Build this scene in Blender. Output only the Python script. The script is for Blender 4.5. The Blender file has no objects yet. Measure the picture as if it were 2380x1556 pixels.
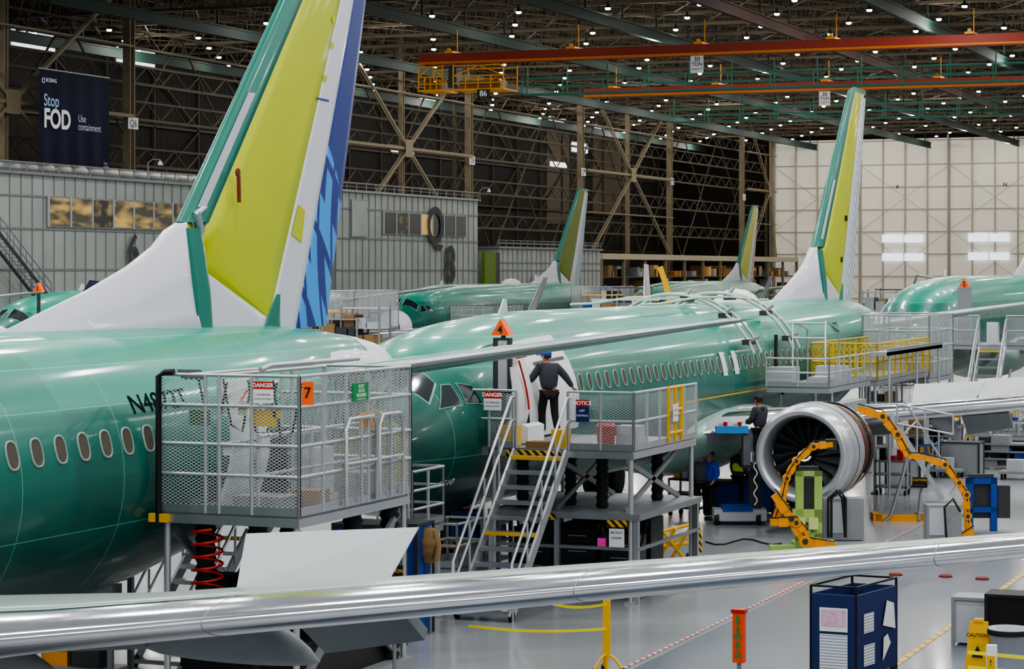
import bpy, math, random
from math import sin,cos,pi,radians,sqrt,acos,floor
from mathutils import Vector, Matrix
random.seed(7)
SC=bpy.context.scene; COL=SC.collection
F=5500.;CX=1190.;HY=631.;H=6.3
TH=math.atan(2175/5500.);S=sin(TH);C=cos(TH)
# world: X = across the hall (toward the right), Y = along the hall (away), Z up; camera stands at the origin
def U(px,v):
    t=(px-CX)/F; return -v*(C+t*S)/(S-t*C)
def V(px,u):
    t=(px-CX)/F; return u*(t*C-S)/(C+t*S)
def DY(v,u): return C*u-S*v
def ZZ(py,v,u): return H-(py-HY)*DY(v,u)/F
def G(px,py,z=0):
    Y=F*(H-z)/(py-HY); X=(px-CX)/F*Y; return (C*X-S*Y,S*X+C*Y)
def W(px,py,Y):
    X=(px-CX)/F*Y; return Vector((C*X-S*Y,S*X+C*Y,H-(py-HY)*Y/F))
# ---------------- materials
def hx(h):
    r=[int(h[i:i+2],16)/255 for i in (0,2,4)]
    return [c/12.92 if c<.04045 else ((c+.055)/1.055)**2.4 for c in r]
MT={}
def nd(nt,typ,**k):
    n=nt.nodes.new(typ)
    for a,b in k.items(): setattr(n,a,b)
    return n
def mth(nt,op,a,b=None,c=None):
    n=nd(nt,'ShaderNodeMath',operation=op)
    for i,x in enumerate((a,b,c)):
        if x is None: continue
        if isinstance(x,(int,float)): n.inputs[i].default_value=x
        else: nt.links.new(x,n.inputs[i])
    return n.outputs[0]
def mixc(nt,f,a,b):
    n=nd(nt,'ShaderNodeMix',data_type='RGBA')
    for i,x in ((0,f),(6,a),(7,b)):
        if isinstance(x,(int,float)): n.inputs[i].default_value=x
        elif isinstance(x,(list,tuple)): n.inputs[i].default_value=list(x)[:3]+[1]
        else: nt.links.new(x,n.inputs[i])
    return n.outputs[2]
def mat(name,col,rough=.5,metal=0,coat=0,var=.12,scale=3,em=0,spec=.5,alpha=None):
    if name in MT: return MT[name]
    m=bpy.data.materials.new(name); m.use_nodes=True; nt=m.node_tree; p=nt.nodes['Principled BSDF']
    c=hx(col) if isinstance(col,str) else col
    tc=nd(nt,'ShaderNodeTexCoord'); nz=nd(nt,'ShaderNodeTexNoise'); nz.inputs['Scale'].default_value=scale; nz.inputs['Detail'].default_value=3
    nt.links.new(tc.outputs['Object'],nz.inputs['Vector'])
    o=mixc(nt,nz.outputs[0],[x*(1-var) for x in c],[min(1,x*(1+var)) for x in c])
    nt.links.new(o,p.inputs['Base Color'])
    p.inputs['Roughness'].default_value=rough; p.inputs['Metallic'].default_value=metal; p.inputs['Coat Weight'].default_value=coat
    p.inputs['Specular IOR Level'].default_value=spec
    p.inputs['Coat Roughness'].default_value=.08
    if em: nt.links.new(o,p.inputs['Emission Color']); p.inputs['Emission Strength'].default_value=em
    if alpha is not None: p.inputs['Alpha'].default_value=alpha
    MT[name]=m; return m
def bands(name,stops,rough=.34,coat=.28,seam=2.54,seamcol='6fd0b8'):
    m=mat(name,'ffffff',rough,0,coat,spec=.35); nt=m.node_tree; p=nt.nodes['Principled BSDF']
    tc=nd(nt,'ShaderNodeTexCoord'); sp=nd(nt,'ShaderNodeSeparateXYZ'); nt.links.new(tc.outputs['Object'],sp.inputs[0])
    z=sp.outputs[2]; y=sp.outputs[1]
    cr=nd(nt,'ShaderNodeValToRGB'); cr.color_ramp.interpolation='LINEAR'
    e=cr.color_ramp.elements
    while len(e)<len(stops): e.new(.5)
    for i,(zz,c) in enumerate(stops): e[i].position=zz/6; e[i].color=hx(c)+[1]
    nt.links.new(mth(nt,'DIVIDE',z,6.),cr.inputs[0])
    nz=nd(nt,'ShaderNodeTexNoise'); nz.inputs['Scale'].default_value=.9; nz.inputs['Detail'].default_value=5
    nt.links.new(tc.outputs['Object'],nz.inputs['Vector'])
    o=mixc(nt,mth(nt,'MULTIPLY',nz.outputs[0],.18),cr.outputs[0],hx('3fb89c'))
    pn=nd(nt,'ShaderNodeTexWhiteNoise',noise_dimensions='2D')
    cv=nd(nt,'ShaderNodeCombineXYZ'); nt.links.new(mth(nt,'FLOOR',mth(nt,'ADD',mth(nt,'DIVIDE',y,seam),.5)),cv.inputs[0]); nt.links.new(mth(nt,'FLOOR',mth(nt,'DIVIDE',mth(nt,'SUBTRACT',z,2.75),1.67)),cv.inputs[1])
    nt.links.new(cv.outputs[0],pn.inputs['Vector'])
    o=mixc(nt,mth(nt,'MULTIPLY',pn.outputs[0],.38),o,hx('04483f'))
    a=mth(nt,'GREATER_THAN',mth(nt,'ABSOLUTE',mth(nt,'SUBTRACT',mth(nt,'FRACT',mth(nt,'DIVIDE',y,seam)),.5)),.4965)
    for zz in (5.3,4.97,4.42,2.75):
        a=mth(nt,'MAXIMUM',a,mth(nt,'LESS_THAN',mth(nt,'ABSOLUTE',mth(nt,'SUBTRACT',z,zz)),.007))
    rv=mth(nt,'MULTIPLY',mth(nt,'LESS_THAN',mth(nt,'FRACT',mth(nt,'DIVIDE',z,.09)),.3),mth(nt,'GREATER_THAN',mth(nt,'ABSOLUTE',mth(nt,'SUBTRACT',mth(nt,'FRACT',mth(nt,'ADD',mth(nt,'DIVIDE',y,.508),.5)),.5)),.48))
    o=mixc(nt,mth(nt,'MULTIPLY',rv,.25),o,hx('063f36'))
    o=mixc(nt,mth(nt,'MULTIPLY',a,.5),o,hx(seamcol))
    nt.links.new(o,p.inputs['Base Color']); return m
def lattice(name,col,pitch,duty,zs=1.8,metal=.3):
    m=mat(name,col,.5,metal); nt=m.node_tree; p=nt.nodes['Principled BSDF']; out=nt.nodes['Material Output']
    tc=nd(nt,'ShaderNodeTexCoord'); sp=nd(nt,'ShaderNodeSeparateXYZ'); nt.links.new(tc.outputs['Object'],sp.inputs[0])
    h=mth(nt,'ADD',sp.outputs[0],sp.outputs[1]); z=mth(nt,'MULTIPLY',sp.outputs[2],zs)
    a=mth(nt,'LESS_THAN',mth(nt,'FRACT',mth(nt,'DIVIDE',mth(nt,'ADD',h,z),pitch)),duty)
    b=mth(nt,'LESS_THAN',mth(nt,'FRACT',mth(nt,'DIVIDE',mth(nt,'SUBTRACT',h,z),pitch)),duty)
    tr=nd(nt,'ShaderNodeBsdfTransparent'); mx=nd(nt,'ShaderNodeMixShader')
    nt.links.new(mth(nt,'MAXIMUM',a,b),mx.inputs[0]); nt.links.new(tr.outputs[0],mx.inputs[1]); nt.links.new(p.outputs[0],mx.inputs[2])
    nt.links.new(mx.outputs[0],out.inputs[0]); return m
def stripes(name,c1,c2,pitch,axis='d',rough=.5,metal=0,duty=.5,em=0):
    m=mat(name,c1,rough,metal); nt=m.node_tree; p=nt.nodes['Principled BSDF']
    tc=nd(nt,'ShaderNodeTexCoord'); sp=nd(nt,'ShaderNodeSeparateXYZ'); nt.links.new(tc.outputs['Object'],sp.inputs[0])
    h=mth(nt,'ADD',sp.outputs[0],sp.outputs[1])
    if axis=='d': h=mth(nt,'ADD',h,sp.outputs[2])
    if axis=='z': h=sp.outputs[2]
    a=mth(nt,'LESS_THAN',mth(nt,'FRACT',mth(nt,'DIVIDE',h,pitch)),duty)
    o=mixc(nt,a,hx(c1),hx(c2)); nt.links.new(o,p.inputs['Base Color'])
    if em: nt.links.new(o,p.inputs['Emission Color']); p.inputs['Emission Strength'].default_value=em
    return m
def blotch(name,c1,c2,sc,th,em):
    m=mat(name,c1,.5); nt=m.node_tree; p=nt.nodes['Principled BSDF']
    tc=nd(nt,'ShaderNodeTexCoord'); mp=nd(nt,'ShaderNodeMapping'); mp.inputs['Scale'].default_value=sc
    nt.links.new(tc.outputs['Object'],mp.inputs[0]); nz=nd(nt,'ShaderNodeTexNoise'); nz.inputs['Scale'].default_value=1.; nz.inputs['Detail'].default_value=2
    nt.links.new(mp.outputs[0],nz.inputs['Vector'])
    f=mth(nt,'MINIMUM',1.,mth(nt,'MAXIMUM',0.,mth(nt,'MULTIPLY',mth(nt,'SUBTRACT',nz.outputs[0],th),4.)))
    o=mixc(nt,f,hx(c1),hx(c2)); nt.links.new(o,p.inputs['Base Color']); nt.links.new(o,p.inputs['Emission Color']); p.inputs['Emission Strength'].default_value=em; return m
teal=bands('green_primer_belly_shade',[(0,'021f1c'),(2.2,'04302b'),(2.9,'084f47'),(4.35,'107566'),(4.45,'129780'),(6,'22a68c')])  # primer bands, with underside shade painted in as darker stops towards the belly
tealp=mat('teal_paint','0c7868',.35,0,.3)
ygreen=mat('yellow_green_primer','bcc40e',.5,0,.1,.08,.8)
ygreen2=mat('olive_primer','6d7a1c',.5,0,.1,.08,.8)
white=mat('white_composite','d6d6e0',.4,0,.2,.06,.7)
wht=mat('white_paint','e9ebee',.4,0,.1,.04)
lgrey=mat('light_grey_panel','b4b8bf',.45,0,.1,.06)
wingm=mat('wing_skin','9aaaa4',.35,.3,.3,.12,.6)
wingu=mat('wing_underside','878f92',.5,.1)
stabm=mat('stabilizer_skin','6fa094',.32,.25,.3,.1,.6)
chrome=mat('polished_metal','dcdee3',.15,1,0,.14,2.2)
stle=mat('dull_silver_edge','b4bebc',.35,.8,0,.08)
satin=mat('satin_metal','bfc3c8',.32,.85,0,.06)
alu=mat('aluminium_tube','c6c9cc',.38,.7,0,.08)
galv=mat('galvanised_steel','8e9296',.5,.6,0,.15)
dgrey=mat('dark_grey_metal','3c3f43',.5,.3)
mgrey=mat('mid_grey_paint','8b8f92',.5,.1)
black=mat('black_rubber','0e0f11',.6)
blackm=mat('black_metal','17181b',.45,.3)
glass=mat('cockpit_glass','1e2c2e',.12,0,.7,.2,2,spec=1)
pane=mat('window_pane','57534a',.7,0,0,.25,9,spec=.2)
rim=mat('window_rim','8fa69c',.5,.2)
yellow=mat('safety_yellow','e8b400',.45,0,.1)
orange=mat('machine_orange','ee9c08',.42,0,.2)
redp=mat('red_paint','b5241a',.45)
oran=mat('sign_orange','f0601c',.5,em=.12)
blue=mat('blue_paint','0d3f94',.45)
navy=mat('navy_cloth','0a1438',.8,em=.02)
grn=mat('sign_green','0f8a4a',.5)
limem=mat('lime_machine_paint','9fc46a',.45)
craner=mat('crane_red','8e2c15',.5,em=.08)
craney=mat('crane_yellow','d8920e',.5,em=.12)
gsteel=mat('green_steel','0f3028',.7,.1)
rsteel=mat('dull_red_steel','44190f',.7,.1)
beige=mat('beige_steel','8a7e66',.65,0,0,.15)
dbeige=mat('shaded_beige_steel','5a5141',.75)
tan=mat('tan_cloth','8a6f4a',.9)
cwall=mat('mezzanine_cladding','a8aeab',.6,.1,0,.2,.5)
hazard=stripes('hazard_stripe','16140c','e8b400',.16)
expm=lattice('expanded_metal_mesh','c4c8ca',.085,.22)
expy=lattice('yellow_net','d8c020',.16,.14,1.)
txtw=mat('white_lettering','f2f2f2',.5,em=.15,var=.02)
txtk=mat('black_lettering','0a0a0c',.5,var=.02)
txtg=mat('charcoal_lettering','08090a',.8,var=.02,spec=.1)
txty=mat('yellow_lettering','f0c010',.5,var=.02)
skinm=mat('skin_tone','a86f52',.5,var=.05)
hood=mat('charcoal_hoodie','3a3d45',.9)
blk=mat('black_trousers','101114',.85)
royal=mat('royal_blue_shirt','1f3fb0',.8)
capb=mat('royal_blue_cap','1a38b8',.7)
hiv=mat('hi_vis_lime','b8e020',.7,em=.1)
hairm=mat('dark_hair','1c1512',.7)
lightm=mat('lamp_lens','fffaf0',.5,em=230,var=0)
dayl=mat('daylight_pane','e8f2ff',.5,em=1.3,var=.05)
warm=blotch('warm_office_glow','4a4840','d8b468',(1,.4,1.3),.42,.25)
warm3=blotch('dim_office_glow','34342f','a89468',(1,.9,1.2),.5,.2)
warm2=mat('warm_room','d8b070',.5,em=.3,var=.5,scale=.9)
# ---------------- mesh builder
class MB:
    def __init__(s): s.v=[];s.f=[];s.m=[];s.sm=[];s.k=0
    def add(s,vs,fs,sm=False):
        o=len(s.v); s.v+=[tuple(p) for p in vs]
        for f in fs: s.f.append([i+o for i in f]); s.m.append(s.k); s.sm.append(sm)
        return s
    def mi(s,k): s.k=k; return s
    def box(s,x0,y0,z0,x1,y1,z1):
        v=[(x,y,z) for z in (z0,z1) for y in (y0,y1) for x in (x0,x1)]
        return s.add(v,[(0,2,3,1),(4,5,7,6),(0,1,5,4),(2,6,7,3),(0,4,6,2),(1,3,7,5)])
    def cb(s,x,y,z,w,d,h): return s.box(x-w/2,y-d/2,z-h/2,x+w/2,y+d/2,z+h/2)
    def bar(s,p,q,w,h=None,up=(0,0,1)):
        h=h or w; p=Vector(p);q=Vector(q); d=(q-p).normalized(); up=Vector(up)
        if abs(d.dot(up))>.98: up=Vector((0,1,0)) if abs(d.y)<.9 else Vector((1,0,0))
        a=d.cross(up).normalized()*w/2; b=a.cross(d).normalized()*h/2
        v=[p-a-b,p+a-b,p+a+b,p-a+b,q-a-b,q+a-b,q+a+b,q-a+b]
        return s.add(v,[(3,2,1,0),(4,5,6,7),(0,1,5,4),(1,2,6,5),(2,3,7,6),(3,0,4,7)])
    def rings(s,R,cap=True,sm=True,loop=False):
        n=len(R[0]); v=[p for r in R for p in r]; f=[]
        L=len(R)
        for i in range(L if loop else L-1):
            a=i*n;b=((i+1)%L)*n
            for j in range(n): k=(j+1)%n; f.append((a+j,a+k,b+k,b+j))
        s.add(v,f,sm)
        if cap and not loop:
            s.add(R[0],[tuple(range(n))[::-1]]); s.add(R[-1],[tuple(range(n))])
        return s
    def ring(s,c,d,r,n,ref=None):
        d=Vector(d).normalized(); up=ref or (Vector((0,0,1)) if abs(d.z)<.9 else Vector((1,0,0)))
        a=d.cross(up).normalized(); b=a.cross(d)
        return [Vector(c)+a*r*cos(2*pi*i/n)+b*r*sin(2*pi*i/n) for i in range(n)]
    def tube(s,p,q,r,r2=None,n=8):
        p=Vector(p);q=Vector(q); return s.rings([s.ring(p,q-p,r,n),s.ring(q,q-p,r2 if r2 is not None else r,n)])
    def path(s,pts,r,n=6):
        P=[Vector(p) for p in pts]; R=[]; ref=None
        for i,p in enumerate(P):
            d=(P[min(i+1,len(P)-1)]-P[max(i-1,0)])
            if ref is None:
                ref=Vector((0,0,1)) if abs(d.normalized().z)<.9 else Vector((.3,1,0)).normalized()
            dn=d.normalized()
            if abs(dn.dot(ref))>.97: ref=Vector((1,.2,0)).normalized() if abs(dn.x)<.8 else Vector((0,.2,1)).normalized()
            a=dn.cross(ref).normalized(); b=a.cross(dn); ref=b
            R.append([p+a*r*cos(2*pi*k/n)+b*r*sin(2*pi*k/n) for k in range(n)])
        return s.rings(R)
    def lathe(s,prof,c=(0,0,0),ax='z',n=20,cap=True):
        R=[]
        for r,h in prof:
            ring=[]
            for i in range(n):
                a=2*pi*i/n
                p=(r*cos(a),r*sin(a),h) if ax=='z' else ((r*cos(a),h,-r*sin(a)) if ax=='y' else (h,r*cos(a),r*sin(a)))
                ring.append((p[0]+c[0],p[1]+c[1],p[2]+c[2]))
            R.append(ring)
        return s.rings(R,cap)
    def prism(s,pts,d):
        n=len(pts); d=Vector(d); A=[Vector(p) for p in pts]; B=[p+d for p in A]
        return s.add(A+B,[tuple(range(n)),tuple(range(2*n-1,n-1,-1))]+[(j,j+n,(j+1)%n+n,(j+1)%n) for j in range(n)])
    def build(s,name,mats,par=None,world=False):
        if world and par: 
            L=par.location; s.v=[(a-L.x,b-L.y,c-L.z) for a,b,c in s.v]
        me=bpy.data.meshes.new(name); me.from_pydata(s.v,[],s.f)
        if not isinstance(mats,(list,tuple)): mats=[mats]
        for m in mats: me.materials.append(m)
        me.polygons.foreach_set('material_index',[min(k,len(mats)-1) for k in s.m])
        me.polygons.foreach_set('use_smooth',s.sm); me.update()
        o=bpy.data.objects.new(name,me); COL.objects.link(o)
        if par: o.parent=par
        return o
def tag(o,label=None,cat=None,group=None,kind=None):
    if label: o['label']=label
    if cat: o['category']=cat
    if group: o['group']=group
    if kind: o['kind']=kind
    return o
def T(name,label,cat,x=0,y=0,z=0,rz=0,group=None):
    o=bpy.data.objects.new(name,None); COL.objects.link(o); o.location=(x,y,z); o.rotation_euler=(0,0,rz)
    return tag(o,label,cat,group)
def copyt(o,par=None):
    c=o.copy(); COL.objects.link(c)
    if par: c.parent=par
    for ch in list(o.children): copyt(ch,c)
    return c
def textmesh(body,size,bold=0,align='CENTER'):
    cu=bpy.data.curves.new('t','FONT'); cu.body=body; cu.size=size; cu.align_x=align; cu.align_y='CENTER'; cu.offset=bold
    o=bpy.data.objects.new('t',cu); COL.objects.link(o)
    bpy.context.view_layer.update()
    me=bpy.data.meshes.new_from_object(o.evaluated_get(bpy.context.evaluated_depsgraph_get()))
    v=[tuple(p.co) for p in me.vertices]; f=[tuple(p.vertices) for p in me.polygons]
    bpy.data.objects.remove(o); bpy.data.meshes.remove(me)
    return v,f
def text(mb,body,size,c,face='-y',bold=0,align='CENTER',fn=None):
    v,f=textmesh(body,size,bold*size,align)
    if fn: v=[fn(a,b) for a,b,_ in v]
    elif face=='-y': v=[(c[0]+a,c[1],c[2]+b) for a,b,_ in v]
    else: v=[(c[0],c[1]+a,c[2]+b) for a,b,_ in v]
    return mb.add(v,f)
def sign(par,c,w,h,face,bg,lines,tm,name='sign',head=None):
    b=MB(); t=.02
    if face=='-y': b.box(c[0]-w/2,c[1]-t,c[2]-h/2,c[0]+w/2,c[1],c[2]+h/2)
    else: b.box(c[0],c[1]-w/2,c[2]-h/2,c[0]+t,c[1]+w/2,c[2]+h/2)
    ms=[bg,tm]
    off=(0,-t-.008,0) if face=='-y' else (t+.008,0,0)
    if head:
        b.mi(2); ms.append(head[1]); hh=h*head[2]; o2=.004
        if face=='-y': b.box(c[0]-w/2,c[1]-t-o2,c[2]+h/2-hh,c[0]+w/2,c[1],c[2]+h/2)
        else: b.box(c[0],c[1]-w/2,c[2]+h/2-hh,c[0]+t+o2,c[1]+w/2,c[2]+h/2)
        b.mi(3); ms.append(txtw); text(b,head[0],hh*.8,(c[0]+off[0],c[1]+off[1],c[2]+h/2-hh/2),face,.02)
    b.mi(1)
    for s_,size,dz in lines: text(b,s_,size,(c[0]+off[0],c[1]+off[1],c[2]+dz),face,.01)
    return b.build(name,ms,par)
# ---------------- structure
floorm=mat('epoxy_floor','979b9f',.26,0,.3,.08,.12)
def slab(name,x0,y0,z0,x1,y1,z1,m): return tag(MB().box(x0,y0,z0,x1,y1,z1).build(name,m),kind='structure')
slab('floor',-110,-25,-.2,40,332,0,floorm)
def strip(name,p,q,w,m,z=.004):
    p=Vector(p+(z,));q=Vector(q+(z,)); d=(q-p).normalized(); a=Vector((d.y,-d.x,0))*w/2
    return tag(MB().add([p-a,p+a,q+a,q-a],[(0,1,2,3)]).build(name,m),kind='structure')
dkfloor=mat('slate_floor_paint','5d6672',.35,0,.2,.08,.3)
a=G(1450,1556);b_=G(1860,1356)
rs=stripes('red_white_tape','b04848','c8c8c8',.3,'h')
lx=(a[0]+b_[0])/2
strip('trim_1',(lx,20),(lx,60),.07,rs,.008)
slab('floor_walkway',lx+.15,22,0,lx+7,52,.004,dkfloor)
p=G(2085,1545); strip('trim_2',(p[0],25),(p[0],110),.12,stripes('yellow_dash_tape','d8b020','5d6672',.5,'h',duty=.2),.010)
strip('trim_3',(-9.5,54),(4,54),.1,yellow,.008)
wallm=stripes('dark_corrugated_wall','15130f','211d17',.9,'h',.85)
slab('wall_left',-106,-25,0,-105.5,332,32,wallm)
slab('wall_far',-106,330,0,40,330.5,32,mat('dark_wall','1a1712',.9))
slab('ceiling',-106,100,30.6,40,332,30.9,mat('dark_roof_deck','100f0d',.9))
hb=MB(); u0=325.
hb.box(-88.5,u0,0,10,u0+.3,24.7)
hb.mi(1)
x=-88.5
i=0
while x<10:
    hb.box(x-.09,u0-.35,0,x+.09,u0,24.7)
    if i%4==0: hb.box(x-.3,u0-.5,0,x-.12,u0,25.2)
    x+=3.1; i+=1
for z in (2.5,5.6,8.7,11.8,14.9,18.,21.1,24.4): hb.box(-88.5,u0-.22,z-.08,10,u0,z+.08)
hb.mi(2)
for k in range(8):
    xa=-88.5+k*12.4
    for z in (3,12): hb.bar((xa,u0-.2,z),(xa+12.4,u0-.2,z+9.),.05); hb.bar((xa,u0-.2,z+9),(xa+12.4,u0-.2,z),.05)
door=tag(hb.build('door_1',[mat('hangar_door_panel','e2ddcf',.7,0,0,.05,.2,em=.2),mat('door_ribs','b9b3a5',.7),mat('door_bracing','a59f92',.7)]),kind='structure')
for (x0,x1,y0,y1) in ((2050,2098,546,564),(2102,2146,546,564),(2050,2098,589,607),(2102,2146,589,607),(2250,2296,543,562),(2300,2346,543,562),(2250,2296,587,605),(2300,2346,587,605)):
    va=V(x0,u0-.5);vb=V(x1,u0-.5)
    MB().box(va,u0-.5,ZZ(y1,va,u0),vb,u0-.4,ZZ(y0,va,u0)).build('window_pane',dayl,door)
for s_,px,py in (('P',2088,436),('N',2338,430)):
    va=V(px,u0); text(MB(),s_,.75,(va,u0-.6,ZZ(py,va,u0)),'-y',.01).build('letter',txtg,door)
wn=0
for (x0,x1,y0,y1) in ((25,125,65,105),(270,357,105,145),(975,1025,222,245),(1275,1315,270,290),(1378,1400,288,308),(1328,1364,330,352),(1278,1315,375,390),(905,960,338,352)):
    wn+=1; ua=U(x0,-105.3);ub=U(x1,-105.3); z0=ZZ(y1,-105.3,ua); z1=ZZ(y0,-105.3,ua)
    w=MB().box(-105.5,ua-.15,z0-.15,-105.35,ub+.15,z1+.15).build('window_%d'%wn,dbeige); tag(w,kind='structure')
    n=2 if x1-x0<60 else 3
    for k in range(n):
        d=(ub-ua)/n; MB().box(-105.36,ua+k*d+.12,z0,-105.1,ua+(k+1)*d-.12,z1).build('pane',dayl,w)
sb=MB()
for k in range(30):
    y=110+k*7.9; sb.bar((-105.3,y,0),(-105.3,y,30),.15,.2)
for z in (9,14,19,24,28): sb.bar((-105.3,100,z),(-105.3,330,z),.15,.2)
for k in range(0,14):
    y=110+k*15.8; sb.bar((-105.2,y,9),(-105.2,y+15.8,19),.15); sb.bar((-105.2,y,28),(-105.2,y+15.8,19),.15)
tag(sb.build('wall_left_framing',mat('dark_steel','443d31',.7)),kind='structure')
for (x0,x1,y0,y1) in ((1278,1330,300,520),(1385,1462,262,500)):
    ua=U(x0,-105);ub=U(x1,-105); slab('wall_left_cladding',-105.5,ua,ZZ(y1,-105,ua),-105.4,ub,ZZ(y0,-105,ua),mat('brown_cladding','5a4e40',.8))
# ---------------- columns of the left row
QU={k:116.1+(k-5)*31.7 for k in (5,6,7,8,9,10,11)}
CV=-88.
def column(u,lab,half=.3,sig=None):
    t=T('steel_column',lab,'column',CV,u,0)
    b=MB()
    for sx in (-1,1): b.box(-half,sx*half-.06,0,half,sx*half+.06,28.5)
    b.box(-.05,-half,0,.05,half,28.5); b.build('shaft',beige,t)
    b=MB().box(-.6,-.6,0,.6,.6,.25); b.build('base_plate',dbeige,t)
    if sig: sign(t,(half+.03,0,sig[1]),1.4,.85,'+x',wht,[(sig[0],.72,-.02)],txtk)
    return t
for k,py in ((6,287),(8,373),(9,400),(10,422),(11,459)):
    column(QU[k],'tall beige steel column carrying the white sign Q%d'%k,sig=('Q%d'%k,ZZ(py,CV,QU[k])))
column(QU[7],'tall beige steel column hidden behind the blue rudder')
for k,w in ((5.5,'banner left edge'),(7.5,'grid sign Q8 building'),(9.5,'Q9 and Q10 columns'),(11.5,'white hangar door')):
    u=116.1+(k-5)*31.7
    if u>322: u=321
    column(u,'slimmer beige mid bay column where the cross braces meet near the '+w,.2)
for k,wd in ((5,'at the far left behind the navy banner'),(7,'between the blue rudder and the sign Q8'),(9,'between the signs Q9 and Q10'),(11,'next to the white hangar door')):
    a=116.1+(k-5)*31.7; m=a+15.85; e=min(a+31.7,322)
    if m>322: m=318
    t=T('cross_bracing','beige X shaped steel bracing '+wd,'bracing',CV+.6,m,0)
    zc=17.4
    for (ya,za_) in ((a+.5,27.5),(e-.5,27.5),(a+.5,7.6),(e-.5,7.6)):
        b=MB()
        for o in (-.14,.14): b.bar((o,0,zc),(o,ya-m,za_),.08,.22)
        b.build('diagonal',beige,t)
    for z in (zc,8.2,22.4,12.8):
        b=MB(); b.bar((0,a-m+.5,z),(0,e-m-.5,z),.2,.25 if z in (zc,8.2) else .14); b.build('strut',beige,t)
    b=MB().box(.15,-.8,zc-.8,.2,.8,zc+.8); b.build('gusset_plate',beige,t)
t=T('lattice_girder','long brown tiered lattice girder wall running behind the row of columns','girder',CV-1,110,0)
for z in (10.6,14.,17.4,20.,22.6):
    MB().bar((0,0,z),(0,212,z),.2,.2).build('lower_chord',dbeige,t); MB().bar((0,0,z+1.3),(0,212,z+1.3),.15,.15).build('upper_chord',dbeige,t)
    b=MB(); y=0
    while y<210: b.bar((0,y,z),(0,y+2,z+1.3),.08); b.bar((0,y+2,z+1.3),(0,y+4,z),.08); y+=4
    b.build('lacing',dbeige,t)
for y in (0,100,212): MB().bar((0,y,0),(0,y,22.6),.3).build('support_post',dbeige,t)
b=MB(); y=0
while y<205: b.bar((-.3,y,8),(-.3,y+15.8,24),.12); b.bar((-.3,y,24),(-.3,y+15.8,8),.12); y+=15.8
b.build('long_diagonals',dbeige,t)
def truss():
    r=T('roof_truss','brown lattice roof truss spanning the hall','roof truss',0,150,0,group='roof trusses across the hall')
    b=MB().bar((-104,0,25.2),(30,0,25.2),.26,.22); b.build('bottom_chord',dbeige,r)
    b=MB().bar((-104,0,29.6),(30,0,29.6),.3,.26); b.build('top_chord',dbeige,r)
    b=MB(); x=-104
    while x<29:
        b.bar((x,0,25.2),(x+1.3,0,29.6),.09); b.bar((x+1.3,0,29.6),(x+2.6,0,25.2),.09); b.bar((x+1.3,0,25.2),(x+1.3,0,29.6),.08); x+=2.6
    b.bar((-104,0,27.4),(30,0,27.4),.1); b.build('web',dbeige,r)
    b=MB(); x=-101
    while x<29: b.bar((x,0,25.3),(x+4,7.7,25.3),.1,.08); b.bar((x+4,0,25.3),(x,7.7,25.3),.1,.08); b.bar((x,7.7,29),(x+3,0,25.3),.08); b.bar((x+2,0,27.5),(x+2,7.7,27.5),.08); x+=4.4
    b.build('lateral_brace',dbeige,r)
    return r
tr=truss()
for k in range(1,23):
    c=copyt(tr); c.location.y=150+k*7.7
for k,(v,w,m) in enumerate(((-98,'furthest left',gsteel),(-82,'second from the left',gsteel),(-66,'over the crane ends',gsteel),(-54,'left of the capacity sign',gsteel),(-44,'dull red, right of the capacity sign',rsteel),(-34,'middle right',gsteel),(-24,'second from the right',rsteel),(-12,'furthest right',gsteel))):
    b=MB(); b.box(v-.17,128,23.9,v+.17,323,24.0); b.box(v-.05,128,23.3,v+.05,323,24); b.box(v-.17,128,23.2,v+.17,323,23.3)
    y=150
    while y<323: b.bar((v,y,24),(v,y,25.1),.12); y+=7.7
    tag(b.build('runway_beam',m),('green' if m is gsteel else 'red')+' steel runway beam under the roof running away, '+w,'beam')
lb=MB(); lb.lathe([(.05,.6),(.08,.4),(.19,.25),(.22,.15)],n=12); lb.mi(1).lathe([(.02,.15),(.19,.14),(.17,.05),(.08,.02),(.01,.01)],n=12)
l0=lb.build('ceiling_light',[dgrey,lightm]); tag(l0,'small bright white high bay lamp hanging from the dark roof','lamp','high bay lamps under the roof')
first=True; cnt=0
for r in range(24):
    u=154+r*7.7
    for q in range(18):
        v=-100+q*6.6+(r%2)*3.3
        Y=DY(v,u); px=CX+F*(S*u+C*v)/Y; py=HY-F*(24.4-H)/Y
        if px<-30 or px>2420 or py<-20 or cnt>290 or u>322: continue
        cnt+=1
        o=l0 if first else l0.copy()
        if not first: COL.objects.link(o)
        first=False; o.location=(v,u,24.3)
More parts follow.
